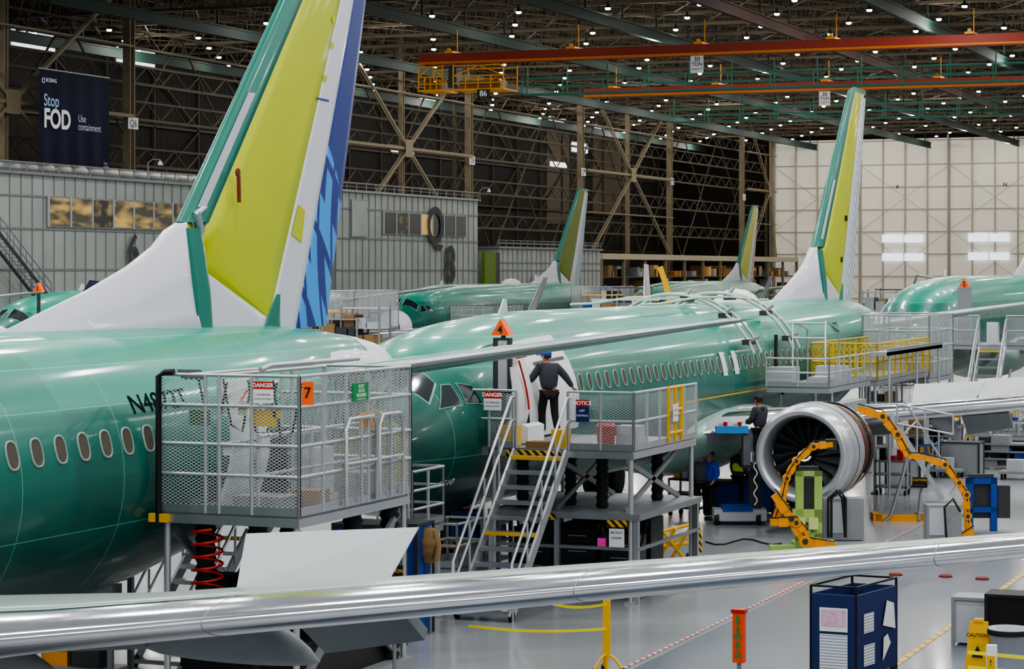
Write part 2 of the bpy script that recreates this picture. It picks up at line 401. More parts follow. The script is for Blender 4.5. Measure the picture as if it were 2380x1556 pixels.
# ---------------- cranes
def crane(u,x0,lab,sg,trol):
    t=T('overhead_crane',lab,'crane',x0,u,0)
    L=30-x0
    b=MB(); b.box(0,-.25,20.85,L,.25,21.4); b.build('girder',craner,t)
    b=MB(); b.box(0,2.1,20.85,L,2.5,21.35); b.build('girder',craner,t)
    b=MB(); b.box(0,-.35,20.72,L,.35,20.84); b.build('lower_flange',mat('crane_orange','c8700e',.5,em=.1),t)
    x=2.
    while x<L: 
        b=MB(); b.box(x,-.4,21.42,x+.6,2.6,21.56); b.lathe([(.12,-.1),(.12,.1)],(x+.3,-.3,21.65),'y',10); b.bar((x+.3,1.2,21.56),(x+.3,1.2,23.2),.06); b.build('hanger_truck',craney,t); x+=9.
    b=MB(); b.box(6,4.2,18.7,L,5.2,18.8)
    for z in (19.3,19.9): b.bar((6,4.2,z),(L,4.2,z),.06); b.bar((6,5.2,z),(L,5.2,z),.06)
    x=6
    while x<L: b.bar((x,4.2,18.8),(x,4.2,19.9),.07); b.bar((x,5.2,18.8),(x,5.2,20.8),.08); x+=3.
    b.build('walkway',mat('green_walkway','2f7a68',.6,em=.06),t)
    if trol:
        for (xa,xb) in ((.5,2.3),(3.1,6.8)):
            b=MB(); b.box(xa,-1.4,18.7,xb,1.2,18.82)
            n=4
            for k in range(n+1):
                x=xa+(xb-xa)*k/n
                for y in (-1.4,1.2): b.bar((x,y,18.7),(x,y,20.5 if k in (0,n) else 19.7),.07)
            for z in (19.2,19.7,20.4):
                b.bar((xa,-1.4,z),(xb,-1.4,z),.07); b.bar((xa,1.2,z),(xb,1.2,z),.07)
            b.bar((xa,-1.4,19.7),((xa+xb)/2,-1.4,20.4),.07); b.bar(((xa+xb)/2,-1.4,20.4),(xb,-1.4,19.7),.07)
            b.build('trolley_frame',craney,t)
            MB().box(xa+.3,-1,18.85,xb-.4,.4,19.4).build('hoist_drum',mat('dark_yellow','8a6210',.5),t)
        b=MB().box(2.4,-.6,19.,3.0,.4,20.4); b.build('hoist',dgrey,t)
        sign(t,(5.4,-1.55,18.45),.95,.55,'-y',txtk,[('86',.55,-.02)],txtw)
    sign(t,(sg-x0,-.9,20.),.9,1.15,'-y',wht,[('30',.42,.33),('TON',.34,0),('CAPACITY',.17,-.32)],txtk)
    return t
crane(151,-66.6,'near red overhead crane with yellow trolley cabs and the sign 86',V(1619,150),True)
crane(184.4,-66.4,'further red overhead crane bridge without any yellow trolley',V(1913,183),False)
# ---------------- mezzanine buildings
def mezz(u0,u1,ztop,lab,wins,nums,v=-80.5,zb=0,cat='building'):
    t=T('mezzanine_building',lab,cat,v,u0,0); L=u1-u0
    MB().box(-4.6,0,zb,0,L,ztop).build('wall',cwall,t)
    b=MB(); y=0
    while y<L+.01: b.box(0,y-.035,zb,.05,y+.035,ztop); y+=1.22
    for z in (3.2,6.4,8.9,ztop-1.3): b.box(0,0,z-.06,.06,L,z+.06)
    b.build('cladding_rib',mat('rib_grey','7d8380',.6),t)
    b=MB(); b.box(-4.8,-.2,ztop,.25,L+.2,ztop+.18)
    y=0
    while y<L: b.bar((.1,y,ztop),(.1,y,ztop+.75),.07); y+=1.8
    b.bar((.1,0,ztop+.75),(.1,L,ztop+.75),.06); b.bar((.1,0,ztop+.45),(.1,L,ztop+.45),.04)
    b.build('roof_edge',galv,t)
    for (a,c,z0,z1,m) in wins:
        w=MB().box(0,a,z0,.12,c,z1).build('window',mgrey,t)
        n=max(1,int((c-a)/2.4)); d=(c-a)/n
        for k in range(n):
            MB().box(.1,a+k*d+.1,z0+.1,.16,a+(k+1)*d-.1,z1-.1).build('pane',m[k%len(m)],w)
            MB().box(.1,a+k*d-.07,z0,.2,a+k*d+.07,z1).build('mullion',lgrey,w)
    for s_,y,z,sz in nums:
        b=MB(); text(b,s_,sz,(.26,y,z),'+x',.02); b.build('painted_number',mat('faded_grey','45494b',.8),t)
    return t
dkp=mat('dark_office_pane','3a3f43',.2,0,.4)
ua=U(-60,-80.5)
def UL(px): return U(px,-80.5)
m1=mezz(ua,UL(600),12.2,'long grey clad mezzanine office with lit windows left of the tall yellow fin',[(UL(108)-ua,UL(440)-ua,9.05,10.95,[warm,warm,warm3,warm])],[('6',UL(303)-ua,ZZ(585,-80.5,UL(303)),2.9)])
ub=UL(780)
m2=mezz(ub,UL(1110),12.55,'grey clad mezzanine office painted Q8 right of the blue rudder',[(UL(888)-ub,UL(1080)-ub,9.3,11.2,[dkp,warm3,dkp,warm2,dkp,dkp,dkp]),(UL(815)-ub,UL(850)-ub,9,12,[cwall])],[('Q',UL(1006)-ub,ZZ(530,-80.5,UL(1006)),4.4),('8',UL(1041)-ub,ZZ(620,-80.5,UL(1041)),4.4)])
uc=UL(1157)
m3=mezz(uc,UL(1395),8.4,'low grey clad store room further along the left wall',[],[])
t=T('lit_opening','bright lime green doorway panel beside the store room','panel',-80,UL(1115),0)
MB().box(-.3,0,0,0,2.6,8).build('green_panel',mat('lime_wall','5f7a1c',.6,em=.03),t); MB().box(-.3,2.6,0,0,3.6,8).build('dark_post',dgrey,t)
ud=U(1398,-84)
t=T('storage_mezzanine','long beige storage deck with shelves near the white hangar door','mezzanine',-84,ud,0); L=320-ud
b=MB().box(-3,0,7.6,.2,L,8.2); b.build('deck',mat('pale_beam','b3a88f',.6,em=.05),t)
b=MB()
for k in range(12): b.box(-.2,k*L/11-.15,0,.1,k*L/11+.15,7.6)
b.build('post',beige,t)
b=MB()
for z in (2,4,5.6): b.box(-2.5,0,z,0,L,z+.12)
b.build('shelf',dbeige,t)
b=MB()
for k in range(80):
    y=random.uniform(1,L-3); z=random.choice((2.12,4.12,5.72,5.72)); b.k=random.choice((0,1,2,3,4)); b.box(-1.8,y,z,-.2,y+random.uniform(.6,1.8),z+random.uniform(.5,1.3))
tag(b.build('stored_boxes',[mat('amber_box','a8702a',.7),tan,mat('warm_lit_box','c89a50',.7,em=.15),mgrey,lgrey],t),kind='stuff')  # warm light under the deck is put into the box colours, one glowing
du=MB()
for k in range(21):
    y=UL(-70)+k*2.; du.lathe([(.4,0),(.44,.1),(.44,1.8),(.4,2.0)],(-84,y,12.85),'y',12)
tag(du.build('ventilation_duct',mat('foil_duct','a4a6a4',.35,.7,0,.2,2)),'silver foil wrapped round duct along the roof of the left mezzanine','duct')
# banner
ya=U(90,-86);yb=U(252,-86);z0=ZZ(400,-86,(ya+yb)/2)+.1;z1=ZZ(170,-86,(ya+yb)/2)
t=T('hanging_banner','dark blue hanging banner reading Stop FOD Use containment','banner',-86,ya,0); L=yb-ya
b=MB(); n=24
vs=[];fs=[]
for i in range(n+1):
    for j in range(7): vs.append((.06*sin(i*1.1)*(1-j/8)+.02,L*i/n,z0+(z1-z0)*j/6))
for i in range(n):
    for j in range(6): a=i*7+j; fs.append((a,a+7,a+8,a+1))
b.add(vs,fs,True); b.build('cloth',navy,t)
def bt(s_,px,py,sz,nm,m,bo=0,sx=1.):
    b=MB(); yy=U(px,-86)-ya; v,f=textmesh(s_,sz,bo*sz,'LEFT'); zc=ZZ(py,-86,ya+yy)
    b.add([(.16,yy+p[0]*sx,zc+p[1]) for p in v],f); b.build(nm,m,t)
plb=mat('pale_blue_lettering','9fc0f0',.6,em=.2); sfw=mat('soft_white','cdd8ee',.6,em=.15)
bt('Stop',97,233,1.12,'word_stop',plb,.01,.9); bt('FOD',97,276,1.75,'word_fod',txtw,.03,.92); bt('BOEING',102,186,.36,'small_word',txtw,.01)
bt('Use',177,276,.7,'word_use',sfw,0,.9); bt('containment',177,295,.7,'word_containment',sfw,0,.82); bt('Total\nQuality',236,384,.24,'small_print',sfw)
b=MB(); yy=U(96,-86)-ya; b.path([(.16,yy+.16*cos(a_*.6),ZZ(186,-86,ya)+.16*sin(a_*.6)) for a_ in range(11)],.03,5); b.build('round_emblem',txtw,t)
MB().bar((0,-.1,z1),(0,L+.1,z1),.08).build('hanging_bar',galv,t)
for px,w in ((335,'left mezzanine'),(1108,'Q8 office')):
    u=UL(px); t=T('security_camera','small camera on a curved bracket above the '+w,'camera',-80.2,u,12.5)
    MB().path([(0,0,0),(0,0,1.),(.3,.1,1.25),(.8,.2,1.2)],.05).build('bracket',galv,t); MB().lathe([(.16,0),(.18,.1),(.05,.3)],(.8,.2,.85),'z',10).build('dome',wht,t)
# ---------------- airplanes
ST=[(0,2.9,2.8,.05),(.08,3.07,2.61,.22),(.25,3.24,2.38,.48),(.5,3.41,2.17,.74),(1.0,3.68,1.93,1.03),(1.6,3.92,1.74,1.28),(2.15,4.12,1.63,1.45),(2.5,4.36,1.57,1.55),(3.0,4.66,1.52,1.66),(3.5,4.86,1.48,1.74),(4.2,5.03,1.45,1.81),(5.2,5.18,1.43,1.86),(6.5,5.29,1.42,1.88),(8,5.37,1.42,1.88),(10,5.43,1.42,1.88),(26,5.43,1.42,1.88),(27.5,5.43,1.55,1.88),(29,5.43,1.78,1.85),(31,5.42,2.2,1.72),(33,5.38,2.7,1.46),(35,5.25,3.2,1.1),(36.5,5.08,3.6,.76),(37.4,4.95,3.9,.5),(38,4.78,4.15,.28)]
def fus(s,p=0):
    if s>25+p: s-=p
    elif s>10: s=min(s,25)
    s=max(0,min(38,s))
    for a,b in zip(ST,ST[1:]):
        if s<=b[0]:
            t=(s-a[0])/(b[0]-a[0]); return [a[i]+(b[i]-a[i])*t for i in (1,2,3)]
    return ST[-1][1:]
def fp(s,a,off=0,p=0):
    zt,zb,hw=fus(s,p); zc=(zt+zb)/2;hh=(zt-zb)/2
    return Vector(((hw+off)*sin(a),s,zc+(hh+off)*cos(a)))
def za(s,z,p=0):
    zt,zb,hw=fus(s,p); return acos(max(-1,min(1,(z-(zt+zb)/2)/((zt-zb)/2))))
def patch(mb,c,n=4,off=.012,p=0,sgn=1):
    vs=[];fs=[]
    for i in range(n+1):
        for j in range(n+1):
            a=i/n;b=j/n
            s=(c[0][0]*(1-a)+c[1][0]*a)*(1-b)+(c[3][0]*(1-a)+c[2][0]*a)*b
            g=(c[0][1]*(1-a)+c[1][1]*a)*(1-b)+(c[3][1]*(1-a)+c[2][1]*a)*b
            q=fp(s,radians(g),off,p); vs.append((q.x*sgn,q.y,q.z))
    for i in range(n):
        for j in range(n): a=i*(n+1)+j; fs.append((a,a+n+1,a+n+2,a+1))
    return mb.add(vs,fs,True)
def yt(x,t): return 5*t*(.2969*sqrt(max(x,0))-.126*x-.3516*x*x+.2843*x**3-.1015*x**4)
def foil(mb,sts,f0,f1,nrm,n=7,cap=True):
    nrm=Vector(nrm); R=[]
    for i,(le,te,t) in enumerate(sts):
        le=Vector(le);te=Vector(te); ch=(te-le).length
        a=f0[i] if isinstance(f0,list) else f0; b=f1[i] if isinstance(f1,list) else f1
        up=[];lo=[]
        for k in range(n+1):
            f=a+(b-a)*((k/n)**(1.8 if a==0 else 1)); q=le+(te-le)*f; h=max(yt(f,t)*ch,.004)
            up.append(q+nrm*h); lo.append(q-nrm*h)
        R.append(up+lo[::-1])
    return mb.rings(R,cap)
def rudder_blue():
    m=mat('rudder_blue','0a1f8c',.4,0,.1); nt=m.node_tree; p=nt.nodes['Principled BSDF']
    tc=nd(nt,'ShaderNodeTexCoord'); sp=nd(nt,'ShaderNodeSeparateXYZ'); nt.links.new(tc.outputs['Object'],sp.inputs[0])
    y,z=sp.outputs[1],sp.outputs[2]
    def dist(a,b): return mth(nt,'SQRT',mth(nt,'ADD',mth(nt,'POWER',mth(nt,'ABSOLUTE',mth(nt,'SUBTRACT',y,a)),2.),mth(nt,'POWER',mth(nt,'ABSOLUTE',mth(nt,'SUBTRACT',z,b)),2.)))
    disc=mth(nt,'LESS_THAN',dist(33.2,6.0),3.5)
    # curved grid of dark lines crossing a light blue field (arcs from two far centres), with filled blocks between
    d1=dist(31.0,2.2); d2=dist(40.5,7.2)
    f1=mth(nt,'FRACT',mth(nt,'MULTIPLY',d1,.8)); f2=mth(nt,'FRACT',mth(nt,'MULTIPLY',d2,1.5))
    l1=mth(nt,'LESS_THAN',f1,.13); l2=mth(nt,'LESS_THAN',f2,.15)
    blk_=mth(nt,'MULTIPLY',mth(nt,'GREATER_THAN',f1,.55),mth(nt,'GREATER_THAN',f2,.62))
    lb=mixc(nt,mth(nt,'MAXIMUM',blk_,mth(nt,'MAXIMUM',l1,l2)),hx('3a9ae8'),hx('042a80'))
    dots=mth(nt,'MULTIPLY',mth(nt,'GREATER_THAN',mth(nt,'SINE',mth(nt,'MULTIPLY',mth(nt,'ADD',y,z),45.)),.7),mth(nt,'GREATER_THAN',mth(nt,'SINE',mth(nt,'MULTIPLY',mth(nt,'SUBTRACT',y,z),45.)),.7))
    deep=mixc(nt,mth(nt,'MULTIPLY',dots,.4),hx('00287c'),hx('2f7fd0'))
    nt.links.new(mixc(nt,disc,deep,lb),p.inputs['Base Color']); return m
rb=rudder_blue()
chk=stripes('check_rudder','d6d8dc','7a8494',.5,'d',duty=.3)
strp=stripes('red_white_rudder','d8d4d0','b03030',.8,'d',duty=.35)
def cabwin_mesh():
    b=MB(); n=16; a0=radians(76); N=Vector((sin(a0),0,cos(a0)*.95)).normalized(); Tt=Vector((-N.z,0,N.x))
    def rg(w,h,o): return [Vector((0,1,0))*w*(abs(cos(2*pi*i/n))**.75)*(1 if cos(2*pi*i/n)>0 else -1)+Tt*h*(abs(sin(2*pi*i/n))**.75)*(1 if sin(2*pi*i/n)>0 else -1)+N*o for i in range(n)]
    b.rings([rg(.145,.205,-.02),rg(.145,.205,.01),rg(.122,.18,.012),rg(.12,.175,.003)],False)
    b.mi(1); b.add(rg(.12,.175,.003),[tuple(range(n))]); return b
wm=None
lz=lambda z:30.43+(z-7.36)*.906
tz=lambda z:35.6+(z-5.2)*.28
def finx(s,z):
    ch=tz(z)-lz(z); return yt((s-lz(z))/ch,.085)*ch
def airplane(label,u,v,L=38.,dz=0,radome='white',rud=white,skin=ygreen,windows=(6,31),port_open=False,spoil=False,far=False,winglet=satin,sat=None,finw=white,wsh=None,eng=None,cockpit=True):
    global wm
    t=T('airplane',label,'airplane',v,u,dz); p=L-38.; h=p/2 if wsh is None else wsh
    ss=[i*.12 for i in range(5)]+[.6+i*.3 for i in range(21)]+[7.3,8,9,10]+[12+i for i in range(0,int(13+p))]+[25+p+.5*i for i in range(27)]
    ss=sorted(set([round(x,3) for x in ss if x<=38+p]))
    s0=0 if radome!='none' else 1.15
    n=56; R=[[fp(s,2*pi*i/n,0,p) for i in range(n)] for s in ss if s>=s0]
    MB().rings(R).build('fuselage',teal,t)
    R=[]
    for k in range(17):
        s=12.8+h+k*.52; f=sin(pi*k/16)**.5 if 0<k<16 else 0.02
        R.append([Vector(((1.8+.36*f)*sin(a),s,2.2+(.95*f+.35)*(-cos(a))*(1 if cos(a)>0 else .8))) for a in [2*pi*i/24 for i in range(24)]])
    MB().rings(R).build('belly_fairing',mat('pale_fairing','a0c0b4',.4,0,.2),t)
    if radome=='white':
        b=MB(); b.rings([[fp(s,2*pi*i/32,.012) for i in range(32)] for s in (0,.05,.12,.25,.4,.6,.85,1.15,1.4)]); b.build('radome',white,t)
    elif radome=='none':
        b=MB(); zt,zb,hw=fus(1.15); zc=(zt+zb)/2; hh=(zt-zb)/2
        b.add([fp(1.13,2*pi*i/32,-.05) for i in range(32)],[tuple(range(32))])
        b.build('nose_bulkhead',mat('bulkhead_olive','8f8a1a',.5),t)
        b=MB(); b.rings([[fp(s_,2*pi*i/32,o) for i in range(32)] for s_,o in ((1.1,-.1),(1.05,-.02),(1.3,.012))],False); b.build('bulkhead_ring',ygreen,t)
    for sg in ((1,-1) if cockpit else ()):
        for c in ([(2.2,6),(2.3,47),(2.72,40),(2.8,5)],[(2.42,57),(2.95,65),(2.97,49),(2.8,45)],[(3.12,66),(3.6,71),(3.5,58),(3.15,51)]):
            b=MB(); patch(b,[(x,y) for x,y in c],4,.02,0,sg)
            w=b.build('cockpit_window',glass,t)
            cc=[sum(x for x,_ in c)/4,sum(y for _,y in c)/4]
            b=MB(); patch(b,[(cc[0]+(x-cc[0])*1.12,cc[1]+(y-cc[1])*1.12) for x,y in c],4,.011,0,sg); b.build('window_frame',mat('pale_teal_frame','7fa89c',.5,.2),w)
    if wm is None: 
        ob=cabwin_mesh().build('cabin_window',[rim,pane],t); wm=ob.data; bpy.data.objects.remove(ob)
    s=windows[0]
    while s<windows[1]:
        zw=3.91; a=za(s,zw,p); q=fp(s,a,0,p)
        o=bpy.data.objects.new('cabin_window',wm); COL.objects.link(o); o.parent=t; o.location=(q.x,s,zw); s+=.575
    for (s1,nm) in ((4.75,'cabin_door'),(31.6+p,'cabin_door')):
        b=MB(); a1=math.degrees(za(s1,4.75,p)); a2=math.degrees(za(s1,2.95,p))
        for (x0,x1,y0,y1) in ((s1,s1+.03,a1,a2),(s1+.85,s1+.88,a1,a2),(s1,s1+.88,a1,a1+1),(s1,s1+.88,a2-1,a2)):
            patch(b,[(x0,y1),(x1,y1),(x1,y0),(x0,y0)],3,.012,p)
        b.build(nm,mat('dark_teal_seam','0a4a3c',.5),t)
    b1=lambda z:30.85+(z-7.09)*.885; b2_=lambda z:32.98+(z-5.53)*.53; b3=lambda z:34.12+(z-5.25)*.42
    def st(z): return ((0,lz(z)+p,z),(0,tz(z)+p,z),.085)
    def fr(z,s): return (s-lz(z))/(tz(z)-lz(z))
    def strip_(name,m,zs,fa,fb): 
        b=MB(); foil(b,[st(z) for z in zs],[fr(z,fa(z)) if fa else 0 for z in zs],[fr(z,fb(z)) if fb else 1 for z in zs],(1,0,0)); return b.build(name,m,t)
    le=strip_('fin_leading_edge',tealp,[7.1,9.5,12.5],None,b1)
    if not far:
        b=MB()
        for sg in (1,-1):
            vs=[]
            for z in (7.35,8.,8.7,9.35):
                for f in (.28,.6):
                    ff=fr(z,lz(z)+(b1(z)-lz(z))*f); ch=tz(z)-lz(z); vs.append((sg*(yt(ff,.085)*ch+.014),lz(z)+p+ff*ch,z))
            b.add(vs,[(i*2,i*2+1,i*2+3,i*2+2) for i in range(3)],True)
        b.build('grey_access_strip',lgrey,le)
    zs=[5.5,6.45,7.1,9.5,12.5]
    strip_('fin_skin',skin,zs,lambda z:b2_(z)-.05 if z<5.6 else b1(z),b2_)
    strip_('fin_rear_panel',finw,[5.25,9,12.5],b2_,b3)
    strip_('rudder',rud,[5.3,9,12.4],b3,None)
    b=MB(); zs=[5.15,5.5,6.45]; foil(b,[st(z) for z in zs],[fr(z,30.3) for z in zs],[fr(5.15,b2_(5.3)),fr(5.5,b2_(5.5)-.05),fr(6.45,b1(6.45)+.02)],(1,0,0)); b.build('fin_root_fairing',finw,t)
    b=MB(); foil(b,[((0,lz(z)+p,z),(0,tz(z)+p,z),.1) for z in (5.2,6.0,7.0)],[fr(z,30.25) for z in (5.2,6,7)],[fr(5.2,30.75),fr(6.,30.7),fr(7.,30.6)],(1,0,0)); b.build('fin_seal_strip',tealp,t)
    if not far:
        b=MB(); foil(b,[((0,lz(z)+p,z),(0,tz(z)+p,z),.092) for z in (5.15,5.5,5.9)],[fr(5.15,32.6),fr(5.5,32.85),fr(5.9,33.25)],[fr(5.15,33.45),fr(5.5,33.4),fr(5.9,33.4)],(1,0,0)); b.build('fin_seal_strip',tealp,t)
    b=MB(); foil(b,[st(12.5),((0,lz(12.68)+.5+p,12.68),(0,tz(12.6)-.05+p,12.68),.05)],0,1,(1,0,0)); b.build('fin_tip_cap',mat('dark_teal','1a5a50',.5),t)
    prof=[(25.1,5.42),(26.25,5.72),(27.4,6.01),(28.7,6.40),(29.5,6.72),(29.9,6.98),(30.3,7.12)]
    b=MB(); R=[]
    for s,z in prof:
        f=(s-25.1)/5.2; hb_=.06+.42*f; ht=.015+.10*f; zm=5.15+(z-5.15)*.5
        R.append([Vector(q) for q in ((hb_,s+p,5.05),(hb_*.62+.01,s+p,5.3+(z-5.3)*.2),((ht+hb_*.25),s+p,zm),(ht,s+p,z-.03),(0,s+p,z),(-ht,s+p,z-.03),(-(ht+hb_*.25),s+p,zm),(-hb_*.62-.01,s+p,5.3+(z-5.3)*.2),(-hb_,s+p,5.05))])
    b.rings(R); b.build('dorsal_fairing',finw,t)
    b=MB(); b.rings([[fp(s+p,2*pi*i/24,.015,p) for i in range(24)] for s in (36.,36.5,37,37.4,37.8,38)]); b.build('tail_cone',white,t)
    for sg in (1,-1):
        sts=[((sg*.5,32.2+p,4.42),(sg*.5,36.5+p,4.42),.09),((sg*1.2,32.75+p,4.5),(sg*1.2,36.6+p,4.5),.09),((sg*7.1,37.25+p,5.40),(sg*7.1,38.6+p,5.40),.075),((sg*7.25,37.7+p,5.42),(sg*7.25,38.6+p,5.42),.04)]
        b=MB(); foil(b,sts,.05,1,(0,0,1),9); q=b.build('horizontal_stabilizer',stabm,t)
        b=MB(); foil(b,sts,0,.05,(0,0,1)); b.build('stabilizer_leading_edge',stle,q)
        b=MB(); R=[]
        for k in range(9):
            f=sin(pi*k/8)**.6 if 0<k<8 else .05
            R.append([Vector((sg*(.95+.35*f*cos(a)),32.0+p+k*.6,4.5+.42*f*sin(a))) for a in [2*pi*i/14 for i in range(14)]])
        b.rings(R); b.build('stabilizer_root_fairing',white,t)
    for sg in (1,-1):
        def w_(w,a,c,z,tt): return ((sg*w,a+h,z),(sg*w,c+h,z-.05),tt)
        sts=[w_(.9,13.6,21.6,2.2,.12),w_(1.9,14.3,21.3,2.3,.12),w_(5.9,16.4,20.6,2.66,.11),w_(11.5,19.32,22.25,3.12,.115),w_(17.1,22.25,23.9,3.62,.12)]
        b=MB(); foil(b,sts,.19,1,(0,0,1),9); q=b.build('wing',wingm,t)
        b=MB(); foil(b,sts,0,.19,(0,0,1),10); b.build('wing_leading_edge',chrome,q)
        if sg>0 and not far:
            def at_(w,tt=.0):
                for (x0,s0_),(x1,s1_) in zip([(0.9,sts[0]),(1.9,sts[1]),(5.9,sts[2]),(11.5,sts[3])],[(1.9,sts[1]),(5.9,sts[2]),(11.5,sts[3]),(17.1,sts[4])]):
                    if w<=x1:
                        f=(w-x0)/(x1-x0); return (Vector(s0_[0]).lerp(Vector(s1_[0]),f)-Vector((0,.003,0)),Vector(s0_[1]).lerp(Vector(s1_[1]),f),s0_[2]+(s1_[2]-s0_[2])*f+tt)
            for w in (4.2,7.6,10.9,14.2):
                b=MB(); foil(b,[at_(w,.0015),at_(w+.009,.0015)],0,.2,(0,0,1),10); b.build('slat_joint',mgrey,q)
        b=MB(); foil(b,[w_(17.1,22.25,23.9,3.62,.1),w_(17.5,22.7,24.1,3.78,.09),w_(17.75,23.2,24.4,4.2,.08),w_(18.15,24.5,25.2,6.0,.07)],0,1,(1,0,0)); b.build('winglet',winglet,q)
        b=MB(); foil(b,[w_(17.3,22.7,24.,3.68,.08),w_(17.9,24.1,24.7,2.9,.07)],0,1,(1,0,0)); b.build('lower_winglet',winglet,q)
        if not far and sg>0:
            for (w0,w1,s0_,s1_,z0) in ((2.4,5.2,20.9,20.4,2.2),(6.9,8.1,20.7,21.05,2.5)):
                b=MB(); dz_=.085*(w1-w0)
                b.prism([(w0,s0_+h,z0),(w1,s1_+h,z0+dz_),(w1,s1_+h+.7,z0+dz_-.45),(w0,s0_+h+.9,z0-.55)],(0,-.08,-.12)); b.build('lowered_flap',wingu,q)
            for w in (3.6,6.6):
                yy=20.0+h+(w-5.9)*.29; zz=2.25+.085*(w-2)
                b=MB(); R=[]
                for k in range(13):
                    g=sin(pi*k/12)**.7 if 0<k<12 else .03; s=-2.3+k*.34
                    R.append([Vector((w+.2*g*cos(a),yy+s,zz-.22-.018*k*k*.3+.3*g*sin(a))) for a in [2*pi*i/14 for i in range(14)]])
                b.rings(R); b.build('flap_track_fairing',wingu,q)
        if spoil and sg>0:
            for (w0,w1) in ((6.25,7.95),) if not port_open else ((5.6,7.2),(7.3,8.8)):
                y0=20.45+h+(w0-5.9)*.29; y1=20.45+h+(w1-5.9)*.29; z0=2.7+(w0-5.9)*.085
                b=MB(); b.prism([(w0,y0,z0-.04),(w1,y1,z0+.1),(w1+.28,y1+.15,z0+.66),(w0+.04,y0+.15,z0+.56)],(0,.03,0)); b.build('raised_spoiler',wht,q)
        ex=sg*4.83; ey=(11.5+h) if eng is None else eng; ez=1.78
        if port_open and sg>0:
            # root glove between fuselage and wing edge
            b=MB(); b.prism([(1.6,12.9+h,2.25),(1.9,14.2+h,2.62),(3.6,15.3+h,2.66),(3.6,15.0+h,2.35)],(0,.25,-.28)); b.build('wing_root_glove',satin,q)
            ez=1.93
            e=MB(); e.lathe([(.75,1.5),(.9,1.9),(.92,3.2),(.7,4.0),(.5,4.6)],(ex,ey,ez),'y',24); eo=e.build('engine',mat('engine_core_metal','4a4038',.5,.5,0,.5,9),t)
            e=MB(); e.lathe([(.88,.7),(.88,.45),(.9,.2),(.95,.07),(1.02,.0),(1.08,.02),(1.13,.1),(1.16,.22),(1.18,.35)],(ex,ey,ez),'y',56,False); e.build('inlet_lip',mat('inlet_lip_metal','cfd2d7',.3,.7,.2,.05),eo)
            e=MB(); e.lathe([(1.18,.35),(1.21,.9),(1.21,1.45),(1.1,1.48)],(ex,ey,ez),'y',56,False); e.build('inlet_cowl',mat('cowl_grey','a8acb4',.4,.3,.2),eo)
            e=MB(); e.lathe([(1.215,.88),(1.218,.9),(1.215,.92)],(ex,ey,ez),'y',56,False); e.build('cowl_seam',dgrey,eo)
            e=MB(); e.lathe([(.88,.8),(.88,.85)],(ex,ey,ez),'y',32); e.build('fan_case',blackm,eo)
            for k in range(18):
                a=2*pi*k/18; e=MB(); vs=[]
                for (r,tw) in ((.22,.0),(.4,.1),(.6,.17),(.75,.18),(.86,.15)):
                    wd=.04+.075*r; aa=a+tw
                    for sd in (-1,1):
                        an=aa+sd*wd/max(r,.3); vs.append((ex+r*cos(an),ey+.6+sd*(.03+.06*r),ez+r*sin(an)))
                e.add(vs,[(i*2,i*2+1,i*2+3,i*2+2) for i in range(4)],True); e.build('fan_blade',mat('fan_blade_metal','34373d',.42,.3),eo)
            e=MB(); e.lathe([(.02,.18),(.12,.28),(.2,.42),(.25,.6)],(ex,ey,ez),'y',20); e.build('spinner',mat('spinner_black','16181b',.4),eo)
            e=MB(); e.path([(ex+(.02+.014*k)*cos(k*.55),ey+.13+.014*k,ez+(.02+.014*k)*sin(k*.55)) for k in range(12)],.026,5); e.build('spinner_swirl',mat('swirl_white_glow','ffffff',.5,em=.6),eo)  # swirl paint given a glow so it reads inside the dark inlet
            rnd=random.Random(3); cols=[mat('copper_pipe','8a4a28',.4,.7),mat('red_cable','7a2018',.6),blackm,mat('cream_pipe','b8ae98',.5),dgrey,satin]
            for k in range(60):
                e=MB(); r=rnd.uniform(.95,1.16); y_=rnd.uniform(1.55,2.75); a0=rnd.uniform(0,6.28); ln=rnd.uniform(.8,2.6); sl=rnd.uniform(-.3,.3)
                e.path([(ex+r*cos(a0+ln*i/12),ey+y_+sl*i/12+.03*sin(i),ez+r*sin(a0+ln*i/12)) for i in range(13)],rnd.uniform(.012,.035),5)
                e.build('engine_pipe',cols[k%6],eo)
            for y_ in (1.6,2.2,2.8): 
                e=MB(); e.lathe([(.9,y_),(1.12,y_),(1.12,y_+.06),(.9,y_+.06)],(ex,ey,ez),'y',32); e.build('engine_flange',mat('flange_metal','6a625a',.4,.7),eo)
            e=MB(); e.box(ex-.18,ey+2.4,ez+.8,ex+.18,ey+6,ez+1.05); e.build('pylon',wingu,eo)
        elif not far or sg>0:
            e=MB(); e.lathe([(.86,.8),(.9,.3),(.97,.02),(1.05,.0),(1.14,.1),(1.2,.6),(1.22,1.6),(1.15,2.8),(.95,3.8),(.6,4.2)],(ex,ey,ez),'y',28); eo=e.build('engine',lgrey,t)
            e=MB(); e.box(ex-.18,ey+1.4,ez+1.,ex+.18,ey+5.8,ez+1.2); e.build('pylon',lgrey,eo)
    for (x,s,r,nm) in ((0,4.0,.34,'nose_gear'),(2.86,19.3+h,.56,'main_gear'),(-2.86,19.3+h,.56,'main_gear')):
        b=MB(); b.tube((x,s,r-dz),(x,s,2.2),.09 if r<.5 else .13,n=10); b.tube((x-.3,s,r-dz),(x+.3,s,r-dz),.07); g=b.build(nm,satin,t)
        for o in (-.28,.28):
            b=MB(); w_d=.1 if r<.5 else .18
            b.lathe([(r*.5,-w_d),(r*.93,-w_d),(r,-w_d*.6),(r,w_d*.6),(r*.93,w_d),(r*.5,w_d)],(x+o,s,r-dz),'x',20); b.build('wheel',black,g)
